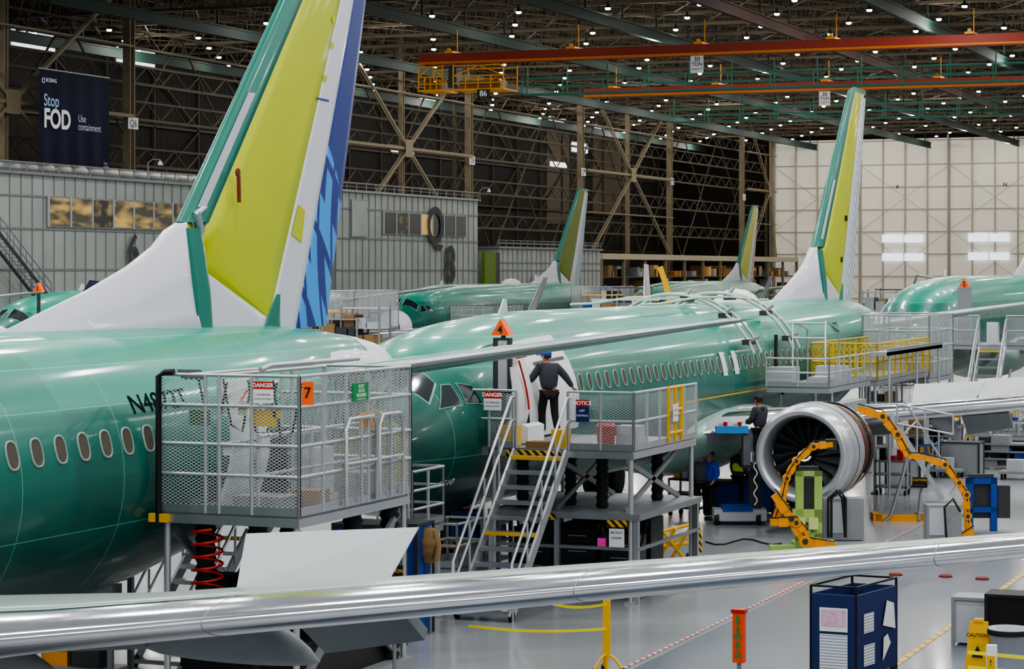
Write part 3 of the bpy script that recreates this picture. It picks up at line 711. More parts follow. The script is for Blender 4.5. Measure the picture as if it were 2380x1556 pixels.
    b=MB(); b.prism([(.02,8.6,5.36),(.02,9.1,5.36),(.02,9.05,5.68),(.02,8.9,5.7)],(-.04,0,0)); b.build('antenna',white,t)
    if sat:
        b=MB(); R=[]
        for k in range(11):
            f=sin(pi*k/10)**.5 if 0<k<10 else .02
            R.append([Vector((.62*f*cos(a),sat+k*.28,5.3+.5*f*max(sin(a),-.3))) for a in [2*pi*i/16 for i in range(16)]])
        b.rings(R); b.build('satellite_radome',wht,t)
    return t
P1=airplane('nearest green airplane with a huge yellow green fin and a bright blue rudder',3.4,-19.1,rud=rb,windows=(20.4,26.6),spoil=True)
U2=38.9
P2=airplane('second green airplane with its engine exposed and front door open',U2,-19.1,L=43.7,radome='none',rud=chk,windows=(8.8,37.4),port_open=True,spoil=True,sat=25.6,wsh=4.3,eng=15.8)
P3=airplane('distant green airplane with white nose cone seen over the second one',135.2,-62,rud=mat('rudder_pale','a9b8c8',.4),skin=ygreen2,far=True,windows=(6,31),sat=20.)
P4=airplane('farthest green airplane with small lime fin near the hangar door',184,-62,rud=strp,skin=mat('lime_fin','c8cc5a',.5),far=True,windows=(8,12))
P5=airplane('green airplane at the right edge standing raised with its nose to the left',87.6,-19.1,dz=.68,rud=white,far=True,windows=(6,20),cockpit=False,radome='green')
P6=airplane('green airplane behind the nearest tail whose red striped rudder peeks out',90.8,-62,rud=strp,skin=ygreen2,far=True,windows=(6,12))
P7=airplane('airplane beyond the left edge showing only a navy winglet with yellow letters',46.5,-62,rud=white,far=True,windows=(28,30),winglet=mat('navy_winglet','14204a',.4))
b=MB(); v_,f_=textmesh('NAIR',.5,.01,'LEFT'); b.add([(17.9+.28*((y_)/1.5)+.14,23.3+x_*.55-y_*.6,4.0+x_*.95+y_*.45) for x_,y_,_ in v_],f_); b.build('winglet_lettering',txty,P7)
def skintext(P,body,s,z,size,m,p=0,bold=.0,nm='registration',sx=1.):
    a0=za(s,z,p)
    def fn(x_,y_):
        a=a0-y_/1.95; q=fp(s+x_*sx,a,.009,p); return (q.x,q.y,q.z)
    b=MB(); text(b,body,size,None,bold=bold,fn=fn,align='LEFT'); return b.build(nm,m,P)
skintext(P1,'N4872T',U(316,-17.35)-3.4,4.38,.42,txtg,sx=1.15)
skintext(P2,'N27',U(1945,-17.4)-U2,4.55,.5,txtg,5.7)
skintext(P2,'8510',2.3,2.25,.26,txtw)
b=MB(); b.tube((.33,31.6,7.95),(.36,31.6,7.95),.07); b.bar((.36,31.6,7.9),(.37,31.6,7.45),.05); b.build('red_streamer',mat('rust_ribbon','7a2c1a',.7),P1)
def finp(px,py):
    s=U(px,-18.95); z=ZZ(py,-18.95,s); s-=3.4; return (finx(s,z)+.012,s,z)
b=MB(); b.add([finp(*q) for q in ((672,545),(700,565),(708,490),(690,475))],[(0,1,2,3)]); b.build('primer_patch',ygreen,P1)
for px,py in ((778,45),(774,105),(757,182)):
    b=MB(); b.add([finp(px+5*cos(a),py+9*sin(a)) for a in [2*pi*i/12 for i in range(12)]],[tuple(range(12))]); b.build('rear_spar_patch',ygreen,P1)
b=MB(); b.add([finp(*q) for q in ((735,226),(768,232),(768,237),(735,231))],[(0,1,2,3)]); b.build('blue_seam_mark',blue,P1)
b=MB(); b.tube((.12,30.75,6.9),(.12,30.55,7.25),.09); b.tube((.12,30.5,7.2),(.12,30.85,7.35),.07); b.tube((-.05,30.7,6.7),(.2,30.7,6.7),.06); b.bar((.15,30.55,6.6),(.15,30.9,7.2),.06); b.build('fin_fitting',satin,P1)
b=MB(); patch(b,[(U(455,-17.4)-3.4,52),(U(505,-17.4)-3.4,54),(U(505,-17.4)-3.4,49),(U(455,-17.4)-3.4,47)],4,.015); b.build('skin_slot',black,P1)
for z in (6.6,8.):
    b=MB(); yy=5.7+32.7+(z-6.)*.5; b.box(.2,yy,z,.26,yy+.15,z+.18); b.build('fin_mark',black,P2)
a1=math.degrees(za(6.8,4.85));a2=math.degrees(za(6.8,2.95))
sA=U(1232,-17.2)-U2; sB=U(1347,-17.2)-U2
b=MB(); patch(b,[(sA,a2),(sB,a2),(sB,a1),(sA,a1)],6,.03); b.build('doorway_liner',mat('white_liner','dcdde0',.5,var=.08),P2)
b=MB(); patch(b,[(sA+.9,a1+17),(sB-.25,a1+17),(sB-.25,a1+19),(sA+.9,a1+19)],3,.045); b.build('liner_latch',dgrey,P2)
R=[]
for i in range(9):
    f=i/8; z=2.95+f*1.85; xo=1.95+.2*sin(pi*f); R.append([Vector(q) for q in ((xo,3.95,z),(xo+.06,3.9,z),(xo+.06,4.85-.1*abs(f-.5),z),(xo,4.85-.1*abs(f-.5),z))])
b=MB(); b.rings(R,True,True); dd=b.build('open_door',mat('door_lining','e4e4e6',.45,var=.05),P2)
b=MB(); b.path([(2.24,4.1+.55*sin(k*.2),4.55-k*.14) for k in range(8)],.02,5); b.build('red_door_strap',redp,dd)
b=MB(); b.bar((2.22,4.05,4.62),(2.22,4.5,4.64),.06,.05); b.build('red_door_handle',redp,dd)
b=MB(); b.prism([(2.2,4.3,2.93),(2.35,4.3,2.93),(2.35,4.3,3.25),(2.22,4.3,3.3)],(0,.9,0)); b.build('slide_pack',wht,dd)
for k in range(2):
    s=U(1683+k*27,-17.2)-U2; b=MB(); patch(b,[(s,za(s,3.62)*57.3),(s+.4,za(s,3.62)*57.3),(s+.4,za(s,4.22)*57.3),(s,za(s,4.22)*57.3)],4,.02); b.build('overwing_exit',wht,P2)
b=MB(); patch(b,[(14.6,za(14,3.1)*57.3),(23.5,za(14,3.1)*57.3),(23.5,za(14,3.14)*57.3),(14.6,za(14,3.14)*57.3)],6,.012); b.build('yellow_sealant_line',yellow,P2)
for (uu,w) in ((59.6,'front'),(63.6,'rear')):
    t=T('crown_arch','pale tubular arch strapped over the fuselage crown, %s of the two'%w,'access frame',-19.1,uu,3.4)
    b=MB()
    for yo in (0,.7):
        b.path([(2.25*sin(a),yo+.5*abs(a),2.3*cos(a)) for a in [radians(-65+i*8) for i in range(18)]],.045)
    for i in range(0,18,2):
        a=radians(-65+i*8); b.bar((2.25*sin(a),.5*abs(a),2.3*cos(a)),(2.25*sin(a),.7+.5*abs(a),2.3*cos(a)),.04)
    b.build('arch_tube',mat('pale_sage_tube','d0dccc',.5,.1),t)
    for a in (-30,10,38,62):
        a=radians(a); MB().cb(2.2*sin(a),.25+.5*abs(a),2.2*cos(a),.18,.7,.14).build('suction_pad',dgrey,t)
        b=MB(); b.bar((2.2*sin(a),.5*abs(a),2.25*cos(a)),(2.45*sin(a),.4+.5*abs(a),2.45*cos(a)),.08); b.build('clamp',mgrey,t)
t=T('crown_rail_frame','pale tubular rail lying lengthwise on the crown between the two arches','access frame',-19.1,56,5.45)
b=MB(); 
for x in (-.9,.9): b.path([(x,y,.04+.12*(1 if 0<y<9 else 0)) for y in (-1.5,0,3,6,9,10)],.035)
for y in range(0,10,2): b.bar((-.9,y,.14),(.9,y,.14),.04)
b.build('rail_tube',MT['pale_sage_tube'],t)
# ---------------- platforms
def railing(mb,p,q,h,n,mids=(.5,),r=.028):
    p=Vector(p);q=Vector(q); z=Vector((0,0,1))
    for i in range(n+1): a=p+(q-p)*i/n; mb.tube(a,a+z*h,r,n=6)
    for f in (1,)+tuple(mids): mb.tube(p+z*h*f,q+z*h*f,r,n=6)
def platform(name,label,cat,x0,x1,y0,y1,zd,h,sides='nrfl',tm=alu,mesh=expm,mids=(.5,),legs=True,gap=None,n=3,group=None,kick=True,legz=0):
    t=T(name,label,cat,(x0+x1)/2,(y0+y1)/2,0,group=group); w=(x1-x0)/2; d=(y1-y0)/2
    b=MB(); b.box(-w,-d,zd-.16,w,d,zd-.04); b.mi(1).box(-w+.05,-d+.05,zd-.04,w-.05,d-.05,zd); b.build('deck',[satin if tm is alu else mgrey,galv],t)
    segs={'n':((-w,-d),(w,-d)),'r':((w,-d),(w,d)),'f':((w,d),(-w,d)),'l':((-w,d),(-w,-d))}
    for s in sides:
        a,c=segs[s]; L=[(a,c)]
        if s=='n' and gap: L=[(a,(gap[0]-t.location.x,-d)),((gap[1]-t.location.x,-d),c)]
        for a,c in L:
            ln=sqrt((a[0]-c[0])**2+(a[1]-c[1])**2); k=max(1,round(ln/.75)) if n==3 else n
            b=MB(); railing(b,a+(zd,),c+(zd,),h,k,mids); b.build('railing',tm,t)
            if mesh:
                b=MB(); b.add([a+(zd+.03,),c+(zd+.03,),c+(zd+h-.05,),a+(zd+h-.05,)],[(0,1,2,3)]); b.build('mesh_panel',mesh,t)
            if kick:
                b=MB(); b.bar(a+(zd+.06,),c+(zd+.06,),.02,.12); b.build('kick_plate',satin,t)
    if legs:
        for sx in (-1,1):
            for sy in (-1,1):
                b=MB(); b.tube((sx*(w-.08),sy*(d-.08),0),(sx*(w-.08),sy*(d-.08),zd-.16),.05,n=8); b.cb(sx*(w-.08),sy*(d-.08),.02,.2,.2,.04); b.build('leg',alu,t)
    return t
def bellow(par,x,y,z0,z1,r=.15,m=black,nm='bellows_column'):
    k=max(6,int((z1-z0)/.07)); pr=[]
    for i in range(k+1): pr.append((r if i%2 else r*.78,z0+(z1-z0)*i/k))
    return MB().lathe(pr,(x,y,0),'z',14).build(nm,m,par)
def stairs(label,x,y,w,run,rise,n,group=None,z0=0,tm=alu,rails=True):
    t=T('stair_unit',label,'stairs',x,y,z0)
    for sx in (-1,1):
        b=MB(); b.bar((sx*w/2,0,rise-.05),(sx*w/2,-run,.05),.05,.2); b.build('stringer',tm,t)
        if rails:
            b=MB()
            for o in (.55,1.0): b.path([(sx*(w/2+.04),.1,rise+o),(sx*(w/2+.04),-.1,rise+o),(sx*(w/2+.04),-run-.05,o+.05),(sx*(w/2+.04),-run-.1,.3)],.03)
            for f in (0,.25,.5,.75,1): b.tube((sx*(w/2+.04),-run*f,rise*(1-f)),(sx*(w/2+.04),-run*f,rise*(1-f)+1.0),.022,n=6)
            b.build('handrail',tm,t)
    for i in range(n):
        f=(i+.5)/n; b=MB(); b.box(-w/2+.03,-run*f-.13,rise*(1-f)-.02,w/2-.03,-run*f+.13,rise*(1-f)+.02)
        b.mi(1 if i in (0,5) else 0).box(-w/2+.03,-run*f-.16,rise*(1-f)-.045,w/2-.03,-run*f-.13,rise*(1-f)+.022); b.build('tread',[satin,yellow],t)
    for sx in (-1,1): MB().lathe([(.02,-.03),(.1,-.03),(.1,.03),(.02,.03)],(sx*w/2,-run+.05,.1),'x',12).build('caster_wheel',black,t)
    return t
def triangle_sign(par,c,num,r=.2):
    b=MB(); b.prism([(c[0]-r,c[1],c[2]),(c[0]+r,c[1],c[2]),(c[0],c[1]+.0,c[2]+r*1.7)],(0,.25,0))
    b.mi(1); text(b,num,r*1.1,(c[0],c[1]-.012,c[2]+r*.55),'-y',.02); b.build('number_sign',[oran,txtk],par)
A=platform('door_cage','mesh walled work cage on tall legs at the nearest fuselage with orange sign 7','work platform',-17.12,-14.9,29.6,33.4,2.87,1.96,'nrf',mids=(.5,.28,.78),n=3)
ax,ay=A.location.x,A.location.y
sign(A,(V(617,29.6)-ax,-1.95,ZZ(912,-15.5,29.6)),.31,.30,'-y',wht,[('LIVE AIRPLANE',.035,-.03),('HAZARDOUS ENERGY',.028,-.09)],txtk,'warning_sign',('DANGER',redp,.34))
sign(A,(V(747,29.7)-ax-.12,-1.97,ZZ(914,-14.8,29.6)),.17,.32,'-y',oran,[('7',.22,0)],txtk,'number_sign')
sign(A,(1.14,U(832,-14.9)-ay,ZZ(911,-14.9,31.5)),.52,.26,'+x',grn,[('BOOT',.07,.08),('SOCKS',.07,.015),('REQUIRED',.07,-.05),('Clean Floor Do Not Scuff',.028,-.105)],txtw,'green_sign')
for px,py,w,h_,m in ((612,973,.36,.24,mat('yellow_sheet','d8a818',.6)),(460,972,.33,.22,mat('dark_green_sheet','2c5a1e',.6)),(560,950,.14,.2,mat('cream_sheet','cfc9a0',.6)),(592,925,.2,.13,wht),(640,965,.12,.1,yellow),(525,1048,.14,.14,wht)):
    xx=V(px,29.6)-ax; zz=ZZ(py,xx+ax,29.6); MB().box(xx-w/2,-1.86,zz-h_/2,xx+w/2,-1.84,zz+h_/2).build('hung_sheet',m,A)
yy=U(862,-14.9)-ay; MB().box(1.04,yy-.25,3.95,1.06,yy+.25,4.2).build('hung_sheet',orange,A)
b=MB(); b.path([(-1.1,-1.95,2.7),(-1.1,-1.95,4.8),(-1.0,-1.95,4.86),(-.85,-1.95,4.87)],.045); b.build('rubber_bumper',black,A)
b=MB(); b.path([(.3,-1.5,4.9),(.3,-1.2,4.95),(.32,1.7,4.95)],.04); b.build('top_tube',alu,A)
b=MB(); b.path([(-.6,-1.9,4.83),(-.6,1.9,4.83)],.03); b.build('top_tube',alu,A)
b=MB(); railing(b,(-.15,-1.9,2.87),(-.15,1.5,2.87),1.96,3,(.5,)); b.build('inner_railing',alu,A)
b=MB(); railing(b,(.45,-1.85,2.87),(.45,1.5,2.87),1.1,2,(.5,)); b.build('inner_railing',alu,A)
for q,m in (((-.9,.2,2.88,-.5,.9,3.9),dgrey),((.6,.4,2.88,1.0,1.0,3.3),mgrey),((.55,-1.0,2.88,.95,-.6,3.15),tan),((-.5,1.0,2.88,0,1.5,3.6),lgrey)): MB().box(*q).build('stored_case',m,A)
for k in range(4):
    b=MB(); b.path([(-.7+.4*k,-1.5,4.75),(-.6+.4*k,-1.45,4.2-.1*k),(-.45+.4*k,-1.4,4.0),(-.35+.4*k,-1.3,4.7)],.018,5); b.build('hanging_cable',black,A)
for (x0,x1) in ((-.2,.85),(.95,1.8)):
    b=MB(); y0,y1=x0-.3,x1-.3; b.path([(1.17,y0,2.9),(1.17,y0,4.0),(1.17,y0+.12,4.15),(1.17,y1-.12,4.15),(1.17,y1,4.0),(1.17,y1,2.9)],.03); b.tube((1.17,y0,3.5),(1.17,y1,3.5),.025); b.tube((1.17,(y0+y1)/2,2.9),(1.17,(y0+y1)/2,4.15),.02); b.build('gate',alu,A)
for x,y in ((-.75,-1.2),(.2,-1.4),(.75,.6),(.9,1.6),(-.1,.2)): bellow(A,x,y,.35,2.7,.16)
b=MB(); b.path([(-.45+.22*cos(k*.5),-1.7+.22*sin(k*.5),1.2+k*.0145) for k in range(100)],.02,6); b.build('red_coil_hose',redp,A)
b=MB(); b.box(-1.2,-1.9,.15,1.15,1.9,.35); b.mi(1).box(-1.0,-1.5,.35,.9,1.5,1.0); b.build('lift_base',[mgrey,blackm],A)
for k,(x,y,w,h_,m) in enumerate(((-.6,-1.0,.5,1.9,blackm),(.1,-.9,.45,2.1,dgrey),(.65,-.6,.4,1.9,blackm),(.3,.8,.6,2.3,mat('oily_brown','2c2218',.6)),(-.5,.6,.7,2.3,dgrey),(.85,1.0,.4,2.1,blackm))):
    MB().box(x-w/2,y-.2,1.0,x+w/2,y+.2,h_).build('drive_box',m,A)
for s in (-1,1):
    for x in (1.,-1.):
        b=MB(); b.bar((x,-1.7*s,.4),(x,1.7*s,2.6),.06,.12); b.build('scissor_arm',galv,A)
b=MB(); b.box(-1.25,-1.98,2.72,-.95,-1.9,2.84); b.build('yellow_corner',yellow,A)
MB().box(-.1,-1.6,2.9,.7,-1.0,3.1).build('tool_tray',mgrey,A); MB().box(-1.0,-.5,2.9,-.5,.2,3.3).build('tool_tray',dgrey,A)
t=T('cabin_door_panel','white curved rear cabin door swung open inside the tall mesh cage','door',-16.55,30.2,2.88)
b=MB(); R=[]
for i in range(9):
    f=i/8; R.append([Vector((.25*sin(pi*f),0,f*1.85)),Vector((.25*sin(pi*f)+.06,0,f*1.85)),Vector((.25*sin(pi*f)+.2,.85,f*1.85)),Vector((.25*sin(pi*f)+.14,.85,f*1.85))])
b.rings(R,True,True); b.build('panel',mat('door_lining2','d8dadc',.5),t)
b=MB(); b.path([(.33,.1,1.5),(.36,.3,1.7),(.36,.55,1.6),(.36,.6,1.3)],.018); b.build('door_strap',redp,t)
B=platform('work_platform','grey railed platform with yellow gate at the open front door','work platform',-17.25,-14.3,42.4,46.4,2.9,1.1,'nr',gap=(-16.68,-15.62),mids=(.5,))
bx,by=B.location.x,B.location.y
sign(B,(V(1143,42.3)-bx,-2.05,ZZ(932,-17.2,42.4)),.36,.36,'-y',wht,[('LIVE AIRPLANE',.045,-.03),('HAZARDOUS ENERGY',.032,-.10)],txtk,'warning_sign',('DANGER',redp,.36))
sign(B,(V(1352,42.3)-bx,-2.05,ZZ(955,-15.4,42.4)),.26,.42,'-y',mat('navy_sign','1c2f6a',.5),[('LIFT',.06,.0),('CONTROLS',.045,-.09)],txtw,'notice_sign',('NOTICE',redp,.3))
b=MB(); railing(b,(-1.85,-2,2.9),(-1.47,-2,2.9),1.1,1); b.build('railing',alu,B)
MB().box(-1.9,-2,2.74,-1.45,-1.2,2.9).build('deck_extension',satin,B)
b=MB()
y0=U(1553,-14.28)-by;y1=U(1584,-14.28)-by
for y in (y0,(y0+y1)/2,y1): b.tube((1.5,y,2.92),(1.5,y,4.0),.035)
for z in (3.1,3.55,4.0): b.tube((1.5,y0,z),(1.5,y1,z),.035)
b.build('yellow_gate',yellow,B)
sign(B,(1.55,y1+.3-.9,3.5),.3,.34,'+x',wht,[('LIFT GATE',.05,.05),('KEEP CLOSED',.04,-.05)],txtk,'notice_sign')
for x,y in ((-1.0,-1.4),(-.3,-.6),(.5,-1.0),(1.0,.9)): bellow(B,x,y,1.7,2.75,.13)
for q in ((.5,-.2,2.9,1.0,.3,3.0),(-.3,-1.7,2.9,.0,-1.4,3.25),(-1.35,-1.8,2.92,-1.0,-1.5,3.3)): MB().box(*q).build('tool_case',yellow,B)
MB().box(-.75,-1.9,2.9,-.3,-1.5,3.02).build('cardboard_tray',tan,B); MB().box(.75,-.9,2.9,1.2,-.5,3.3).build('stool',lgrey,B)
t=T('red_tool_bin','small red bin standing on the grey door platform','bin',-15.2,43.4,2.9); MB().lathe([(.16,0),(.2,.38),(.22,.4),(.18,.38)],n=12).build('tub',redp,t); MB().lathe([(.2,.4),(.14,.47),(.02,.5)],n=12).build('lid',redp,t)
b=MB(); b.box(-1.1,-2.05,2.72,-.0,-1.98,2.86); b.build('hazard_edge',hazard,B)
MB().tube((-1.35,-1.55,2.9),(-1.35,-1.55,5.1),.05).build('mast_pole',dgrey,B); b=MB(); b.box(-1.55,-1.6,3.9,-1.2,-1.45,5.0); b.build('signal_mast',dgrey,B)
b=MB(); b.box(-1.42,-1.66,3.95,-1.24,-1.6,4.95); b.build('mast_panel',alu,B)
triangle_sign(B,(-1.38,-1.65,5.05),'4',.19)
t=T('lower_steel_frame','heavy steel support table on legs under the front door platform','steel frame',bx,by,0)
b=MB(); b.box(-1.5,-2.0,1.58,1.6,2.0,1.7); b.build('table_plate',galv,t)
for x in (-1.45,-.1,1.5):
    for y in (-1.9,1.9): MB().box(x-.05,y-.05,0,x+.05,y+.05,1.58).build('leg',satin,t)
for z in (.35,1.0): 
    MB().box(-1.45,-1.93,z,1.5,-1.87,z+.06).build('cross_rail',galv,t); MB().box(1.5,-1.9,z,1.56,1.9,z+.06).build('cross_rail',galv,t)
b=MB(); b.box(.95,-2.02,1.45,1.35,-2.0,1.58); b.build('hazard_label',hazard,t)
b=MB(); b.box(-.5,-2.02,1.55,-.1,-2.0,1.66); b.build('hazard_label',hazard,t)
for s in (-1,1): 
    for x in (1.2,-.2):
        b=MB(); b.bar((x,-1.7*s,1.72),(x,1.7*s,2.7),.05,.1); b.build('scissor_arm',galv,t)
sign(t,(1.15,-2.02,1.25),.3,.35,'-y',wht,[('480 VOLTS',.05,.1),('DANGER',.05,0)],txtk,'warning_sign')
for k in range(9):
    x=-1.2+k*.3; b=MB(); b.path([(x,-1.2,1.55),(x+.05,-1.25,1.3),(x+.15,-1.2,1.1-.05*(k%3)),(x+.25,-1.1,1.5)],.025,5); b.build('hanging_cable',black,t)
for (x,y,w,d,h_,lab,m) in ((-.85,-.9,.8,.7,1.3,'black steel cabinet left of the pink screen',blackm),(.1,-1.0,.75,.6,1.4,'tall black equipment rack under the grey platform',blackm),(.95,-1.0,.7,.6,1.2,'black drawer cabinet under the right end of the platform',dgrey),(.2,.9,1.6,.8,1.35,'grey workbench cabinet deep below the platform',dgrey)):
    q=T('equipment_cabinet',lab,'cabinet',bx+x,by+y,0); MB().box(-w/2,-d/2,.08,w/2,d/2,h_).build('body',m,q)
    n=4
    for k in range(n):
        z=.15+k*(h_-.2)/n; o=MB().box(-w/2+.03,-d/2-.015,z,w/2-.03,-d/2,z+(h_-.2)/n-.03).build('drawer',mat('drawer_front','26282c',.4,.3),q); MB().box(-w/4,-d/2-.04,z+.12,w/4,-d/2-.015,z+.14).build('handle',satin,o)
    for sx in (-1,1): MB().cb(sx*w*.4,0,.04,.06,d*.8,.08).build('foot',black,q)
q=T('status_screen','small bright pink screen on the rack beneath the platform','screen',bx+.75,by-1.75,0); MB().box(-.08,-.02,1.0,.08,.02,1.2).build('display',mat('magenta_screen','d03890',.4,em=.4),q); MB().bar((0,.02,0),(0,.02,1.0),.04).build('stand',blackm,q)
stairs('steep aluminium mobile stair leading up to the open front door platform',-16.15,42.33,1.06,2.9,2.88,11)
D=platform('door_cage','mesh cage at the rear door of the second airplane below its fin','work platform',-17.1,-15,73.2,77,2.97,1.96,'nrfl',mids=(.5,.25,.75))
for k in range(4): MB().box(-.8+.4*k,-1.2+.5*k,2.98,-.5+.4*k,-.8+.5*k,3.4+.2*(k%2)).build('stored_item',(mgrey,lgrey,dgrey,tan)[k],D)
platform('door_cage','small distant cage beside the fin of the white nosed airplane','work platform',-59.8,-56.6,163,168,2.97,2.2,'nrfl')
platform('door_cage','distant cage and shelving between the blue rudder and the white nose cone','work platform',-59.8,-56.5,119,125,3.,2.2,'nrfl')
platform('work_platform','distant platform at the white nose cone with blue boxes','work platform',-60.,-57,141,146,2.9,1.1,'nr')
Ee=platform('work_platform','tall grey platform at the raised right hand airplane with triangle sign 2','work platform',-17.3,-14.3,88.2,92.2,3.55,1.1,'nrl',gap=(-16.2,-15.2),mids=(.5,))
MB().tube((-1.0,-1.7,3.5),(-1.0,-1.7,5.8),.06).build('mast_pole',mgrey,Ee); b=MB(); b.box(-1.25,-1.8,3.7,-.75,-1.6,5.7); b.build('signal_mast',mgrey,Ee); triangle_sign(Ee,(-1.0,-1.82,5.72),'2',.2)
MB().box(-.2,-1.6,3.56,.2,-1.2,4.4).build('bagged_parts',mat('clear_wrap','d8dce0',.2,0,.5),Ee)
stairs('yellow edged stair rising to the raised right hand airplane',-15.7,88.1,.95,3.2,3.5,12)
yt_=mat('yellow_tube','d9b51a',.5)
Cc=platform('overwing_platform','long platform with yellow net railings over the second airplane wing root','work platform',-16.9,-15.0,66.0,73.0,3.2,1.05,'nrl',tm=yt_,mesh=expy,mids=(.5,))
Cd=platform('overwing_platform','short grey deck with upright frame in front of the yellow net platform','work platform',-16.8,-15.1,60.8,65.6,3.25,.75,'nr',mesh=None,mids=(.5,),legs=False)
for x in (-.5,.4):
    b=MB(); b.path([(x,-1,3.2),(x,-1,4.9),(x,-.9,4.95),(x,.6,4.7),(x,.6,3.2)],.03); b.build('upright_frame',alu,Cd)
for z in (4.5,4.9): MB().tube((-.5,-1,z),(.4,-1,z),.03).build('upright_rung',alu,Cd)
b=MB(); b.path([(-.6,-1.6,3.0),(-.8,-1.6,3.4),(-.8,-1.6,4.6)],.05); b.build('rubber_bumper',black,Cd)
for x,y in ((-.7,-1.5),(.7,-1.5),(.7,1.8)): MB().tube((x,y,2.5),(x,y,3.1),.04).build('support_post',alu,Cd)
for q in ((-.9,-2.2,3.3,-.2,-1.4,3.75),(.2,-2.1,3.3,.7,-1.2,3.5),(-.2,.3,3.3,.6,.9,3.7)): MB().box(*q).build('equipment_box',lgrey,Cd)
b=MB(); b.path([(-.9,-2.2,2.6),(-.9,-2.3,2.4),(-.6,-2.3,2.4)],.07); b.build('rubber_bumper',black,Cd)
t=T('access_boom','long narrow aluminium access plank above the yellow netting','access plank',-14.7,65,0)
b=MB(); b.box(-.25,0,3.95,.25,7.5,4.05); b.box(.2,0,3.95,.25,7.5,4.15); b.build('plank',satin,t)
for y in (.3,4,7.2): MB().tube((.2,y,0),(.2,y,3.95),.035).build('post',alu,t)
N=platform('nose_stand','narrow grey step stand with yellow pipe beside the open nose','work stand',-18.1,-17.0,38.2,39.6,1.75,1.0,'nrf',mesh=None,mids=(.33,.66))
x_=V(990,39.)-N.location.x
b=MB(); b.path([(x_,-.9,1.8),(x_,-.9,3.15),(x_+.05,-.9,3.3)],.05); b.build('yellow_pipe',yellow,N)
b=MB(); railing(b,(-.1,-.75,1.75),(.5,-.75,1.75),2.0,1,(.25,.5,.75)); b.build('tall_railing',alu,N)
for k in range(3): MB().box(-.45,-.7-.28*k,1.3-.45*k,.45,-.45-.28*k,1.35-.45*k).build('step',galv,N)
M_=platform('nose_stand','low grey railed trolley under the nose beside the steep stair','work stand',-17.6,-16.9,40.0,41.2,.85,.8,'nrfl',mesh=None,mids=(.5,))
t=T('hung_jacket','tan work jacket hanging over the rail of the nose stand','jacket',V(995,37.6),37.6,0)
b=MB(); R=[]
for i in range(9):
    f=i/8; r=.1+.12*sin(pi*f)+.03*sin(i*2.4); R.append([Vector((r*cos(a)*(1+.2*sin(3*a+i)),r*.6*sin(a),1.85-.6*f)) for a in [2*pi*k/14 for k in range(14)]])
b.rings(R); b.build('coat_body',tan,t); MB().path([(.12,0,1.8),(.22,-.05,1.55),(.2,-.1,1.3)],.06).build('sleeve',tan,t); MB().tube((0,.1,0),(0,.1,1.88),.03).build('hook_post',galv,t)
stairs('white treaded stair beneath the left of the tall mesh cage',-19.0,35.0,.9,2.2,2.0,9)
def crate(label,x,y,w,d,h,m,z=0,rz=0,lid=None):
    t=T('storage_crate',label,'crate',x,y,z,rz)
    b=MB(); b.box(-w/2,-d/2,.05,w/2,d/2,h); b.build('box',m,t)
    b=MB()
    for sx in (-1,1):
        for sy in (-1,1): b.box(sx*w/2-.03,sy*d/2-.03,0,sx*w/2+.03,sy*d/2+.03,h)
    b.box(-w/2-.03,-d/2-.03,h,w/2+.03,d/2+.03,h+.05); b.build('frame',lid or dgrey,t); return t
def rack(label,x,y,w,d,h,m,seed=1):
    t=T('storage_rack',label,'rack',x,y,0); r=random.Random(seed)
    for sx in (-1,1):
        for sy in (-1,1): MB().box(sx*w/2-.04,sy*d/2-.04,0,sx*w/2+.04,sy*d/2+.04,h).build('post',galv,t)
    n=max(3,int(h/.8))
    for k in range(n+1):
        z=.1+k*(h-.2)/n; MB().box(-w/2,-d/2,z-.03,w/2,d/2,z+.03).build('shelf',m,t)
        if k<n:
            xx=-w/2+.1
            while xx<w/2-.4:
                ww=r.uniform(.25,.6); hh=r.uniform(.2,.6); MB().box(xx,-d/2+.08,z+.03,min(xx+ww,w/2-.06),d/2-.1,z+.03+hh).build('stored_box',r.choice((mgrey,lgrey,blackm,tan,blue,dgrey,orange)),t); xx+=ww+.08
    return t
def cart(label,x,y,m,top_items,seed=1):
    """tool cart: tray shelves, four posts, push handle, four wheels, loose boxes"""
    t=T('tool_cart',label,'cart',x,y,0,.3*(seed%5-2)); r=random.Random(seed)
    for z in (.2,.55,.92): MB().box(-.45,-.28,z,.45,.28,z+.05).build('tray',m,t)
    for sx in (-1,1):
        for sy in (-1,1):
            MB().box(sx*.43-.02,sy*.26-.02,.12,sx*.43+.02,sy*.26+.02,.97).build('post',galv,t)
            MB().lathe([(.01,-.025),(.07,-.025),(.07,.025),(.01,.025)],(sx*.4,sy*.24,.07),'x',10).build('wheel',black,t)
    MB().path([(.45,-.2,.97),(.58,-.2,1.08),(.58,.2,1.08),(.45,.2,.97)],.018,6).build('push_handle',alu,t)
    for k in range(top_items):
        xx=-.35+k*.25; MB().box(xx,-.15,.97,xx+.18,.12,1.02+r.uniform(.05,.3)).build('tool_box',r.choice((blackm,blue,redp,lgrey,yellow)),t)
    return t
crate('tall blue crate behind the legs of the tall mesh cage',-16.8,36,.95,.8,2.05,blue)
crate('second blue crate right of the white raised panel',-16.9,37.6,.8,.7,1.9,blue)
crate('orange brown carton beneath the nose of the second airplane',-18.9,42.6,.8,.8,1.1,mat('carton','6a4a28',.8))
crate('dark tool chest behind the red coil hose',-17.9,36.0,1.1,.6,1.3,dgrey)
rack('grey shelf rack of boxes under the belly of the nearest airplane',-19.9,32,1.4,.6,1.6,mgrey,5)
rack('low grey shelf rack of parts beneath the second airplane nose',-18.6,44.6,1.6,.7,1.3,mgrey,6)
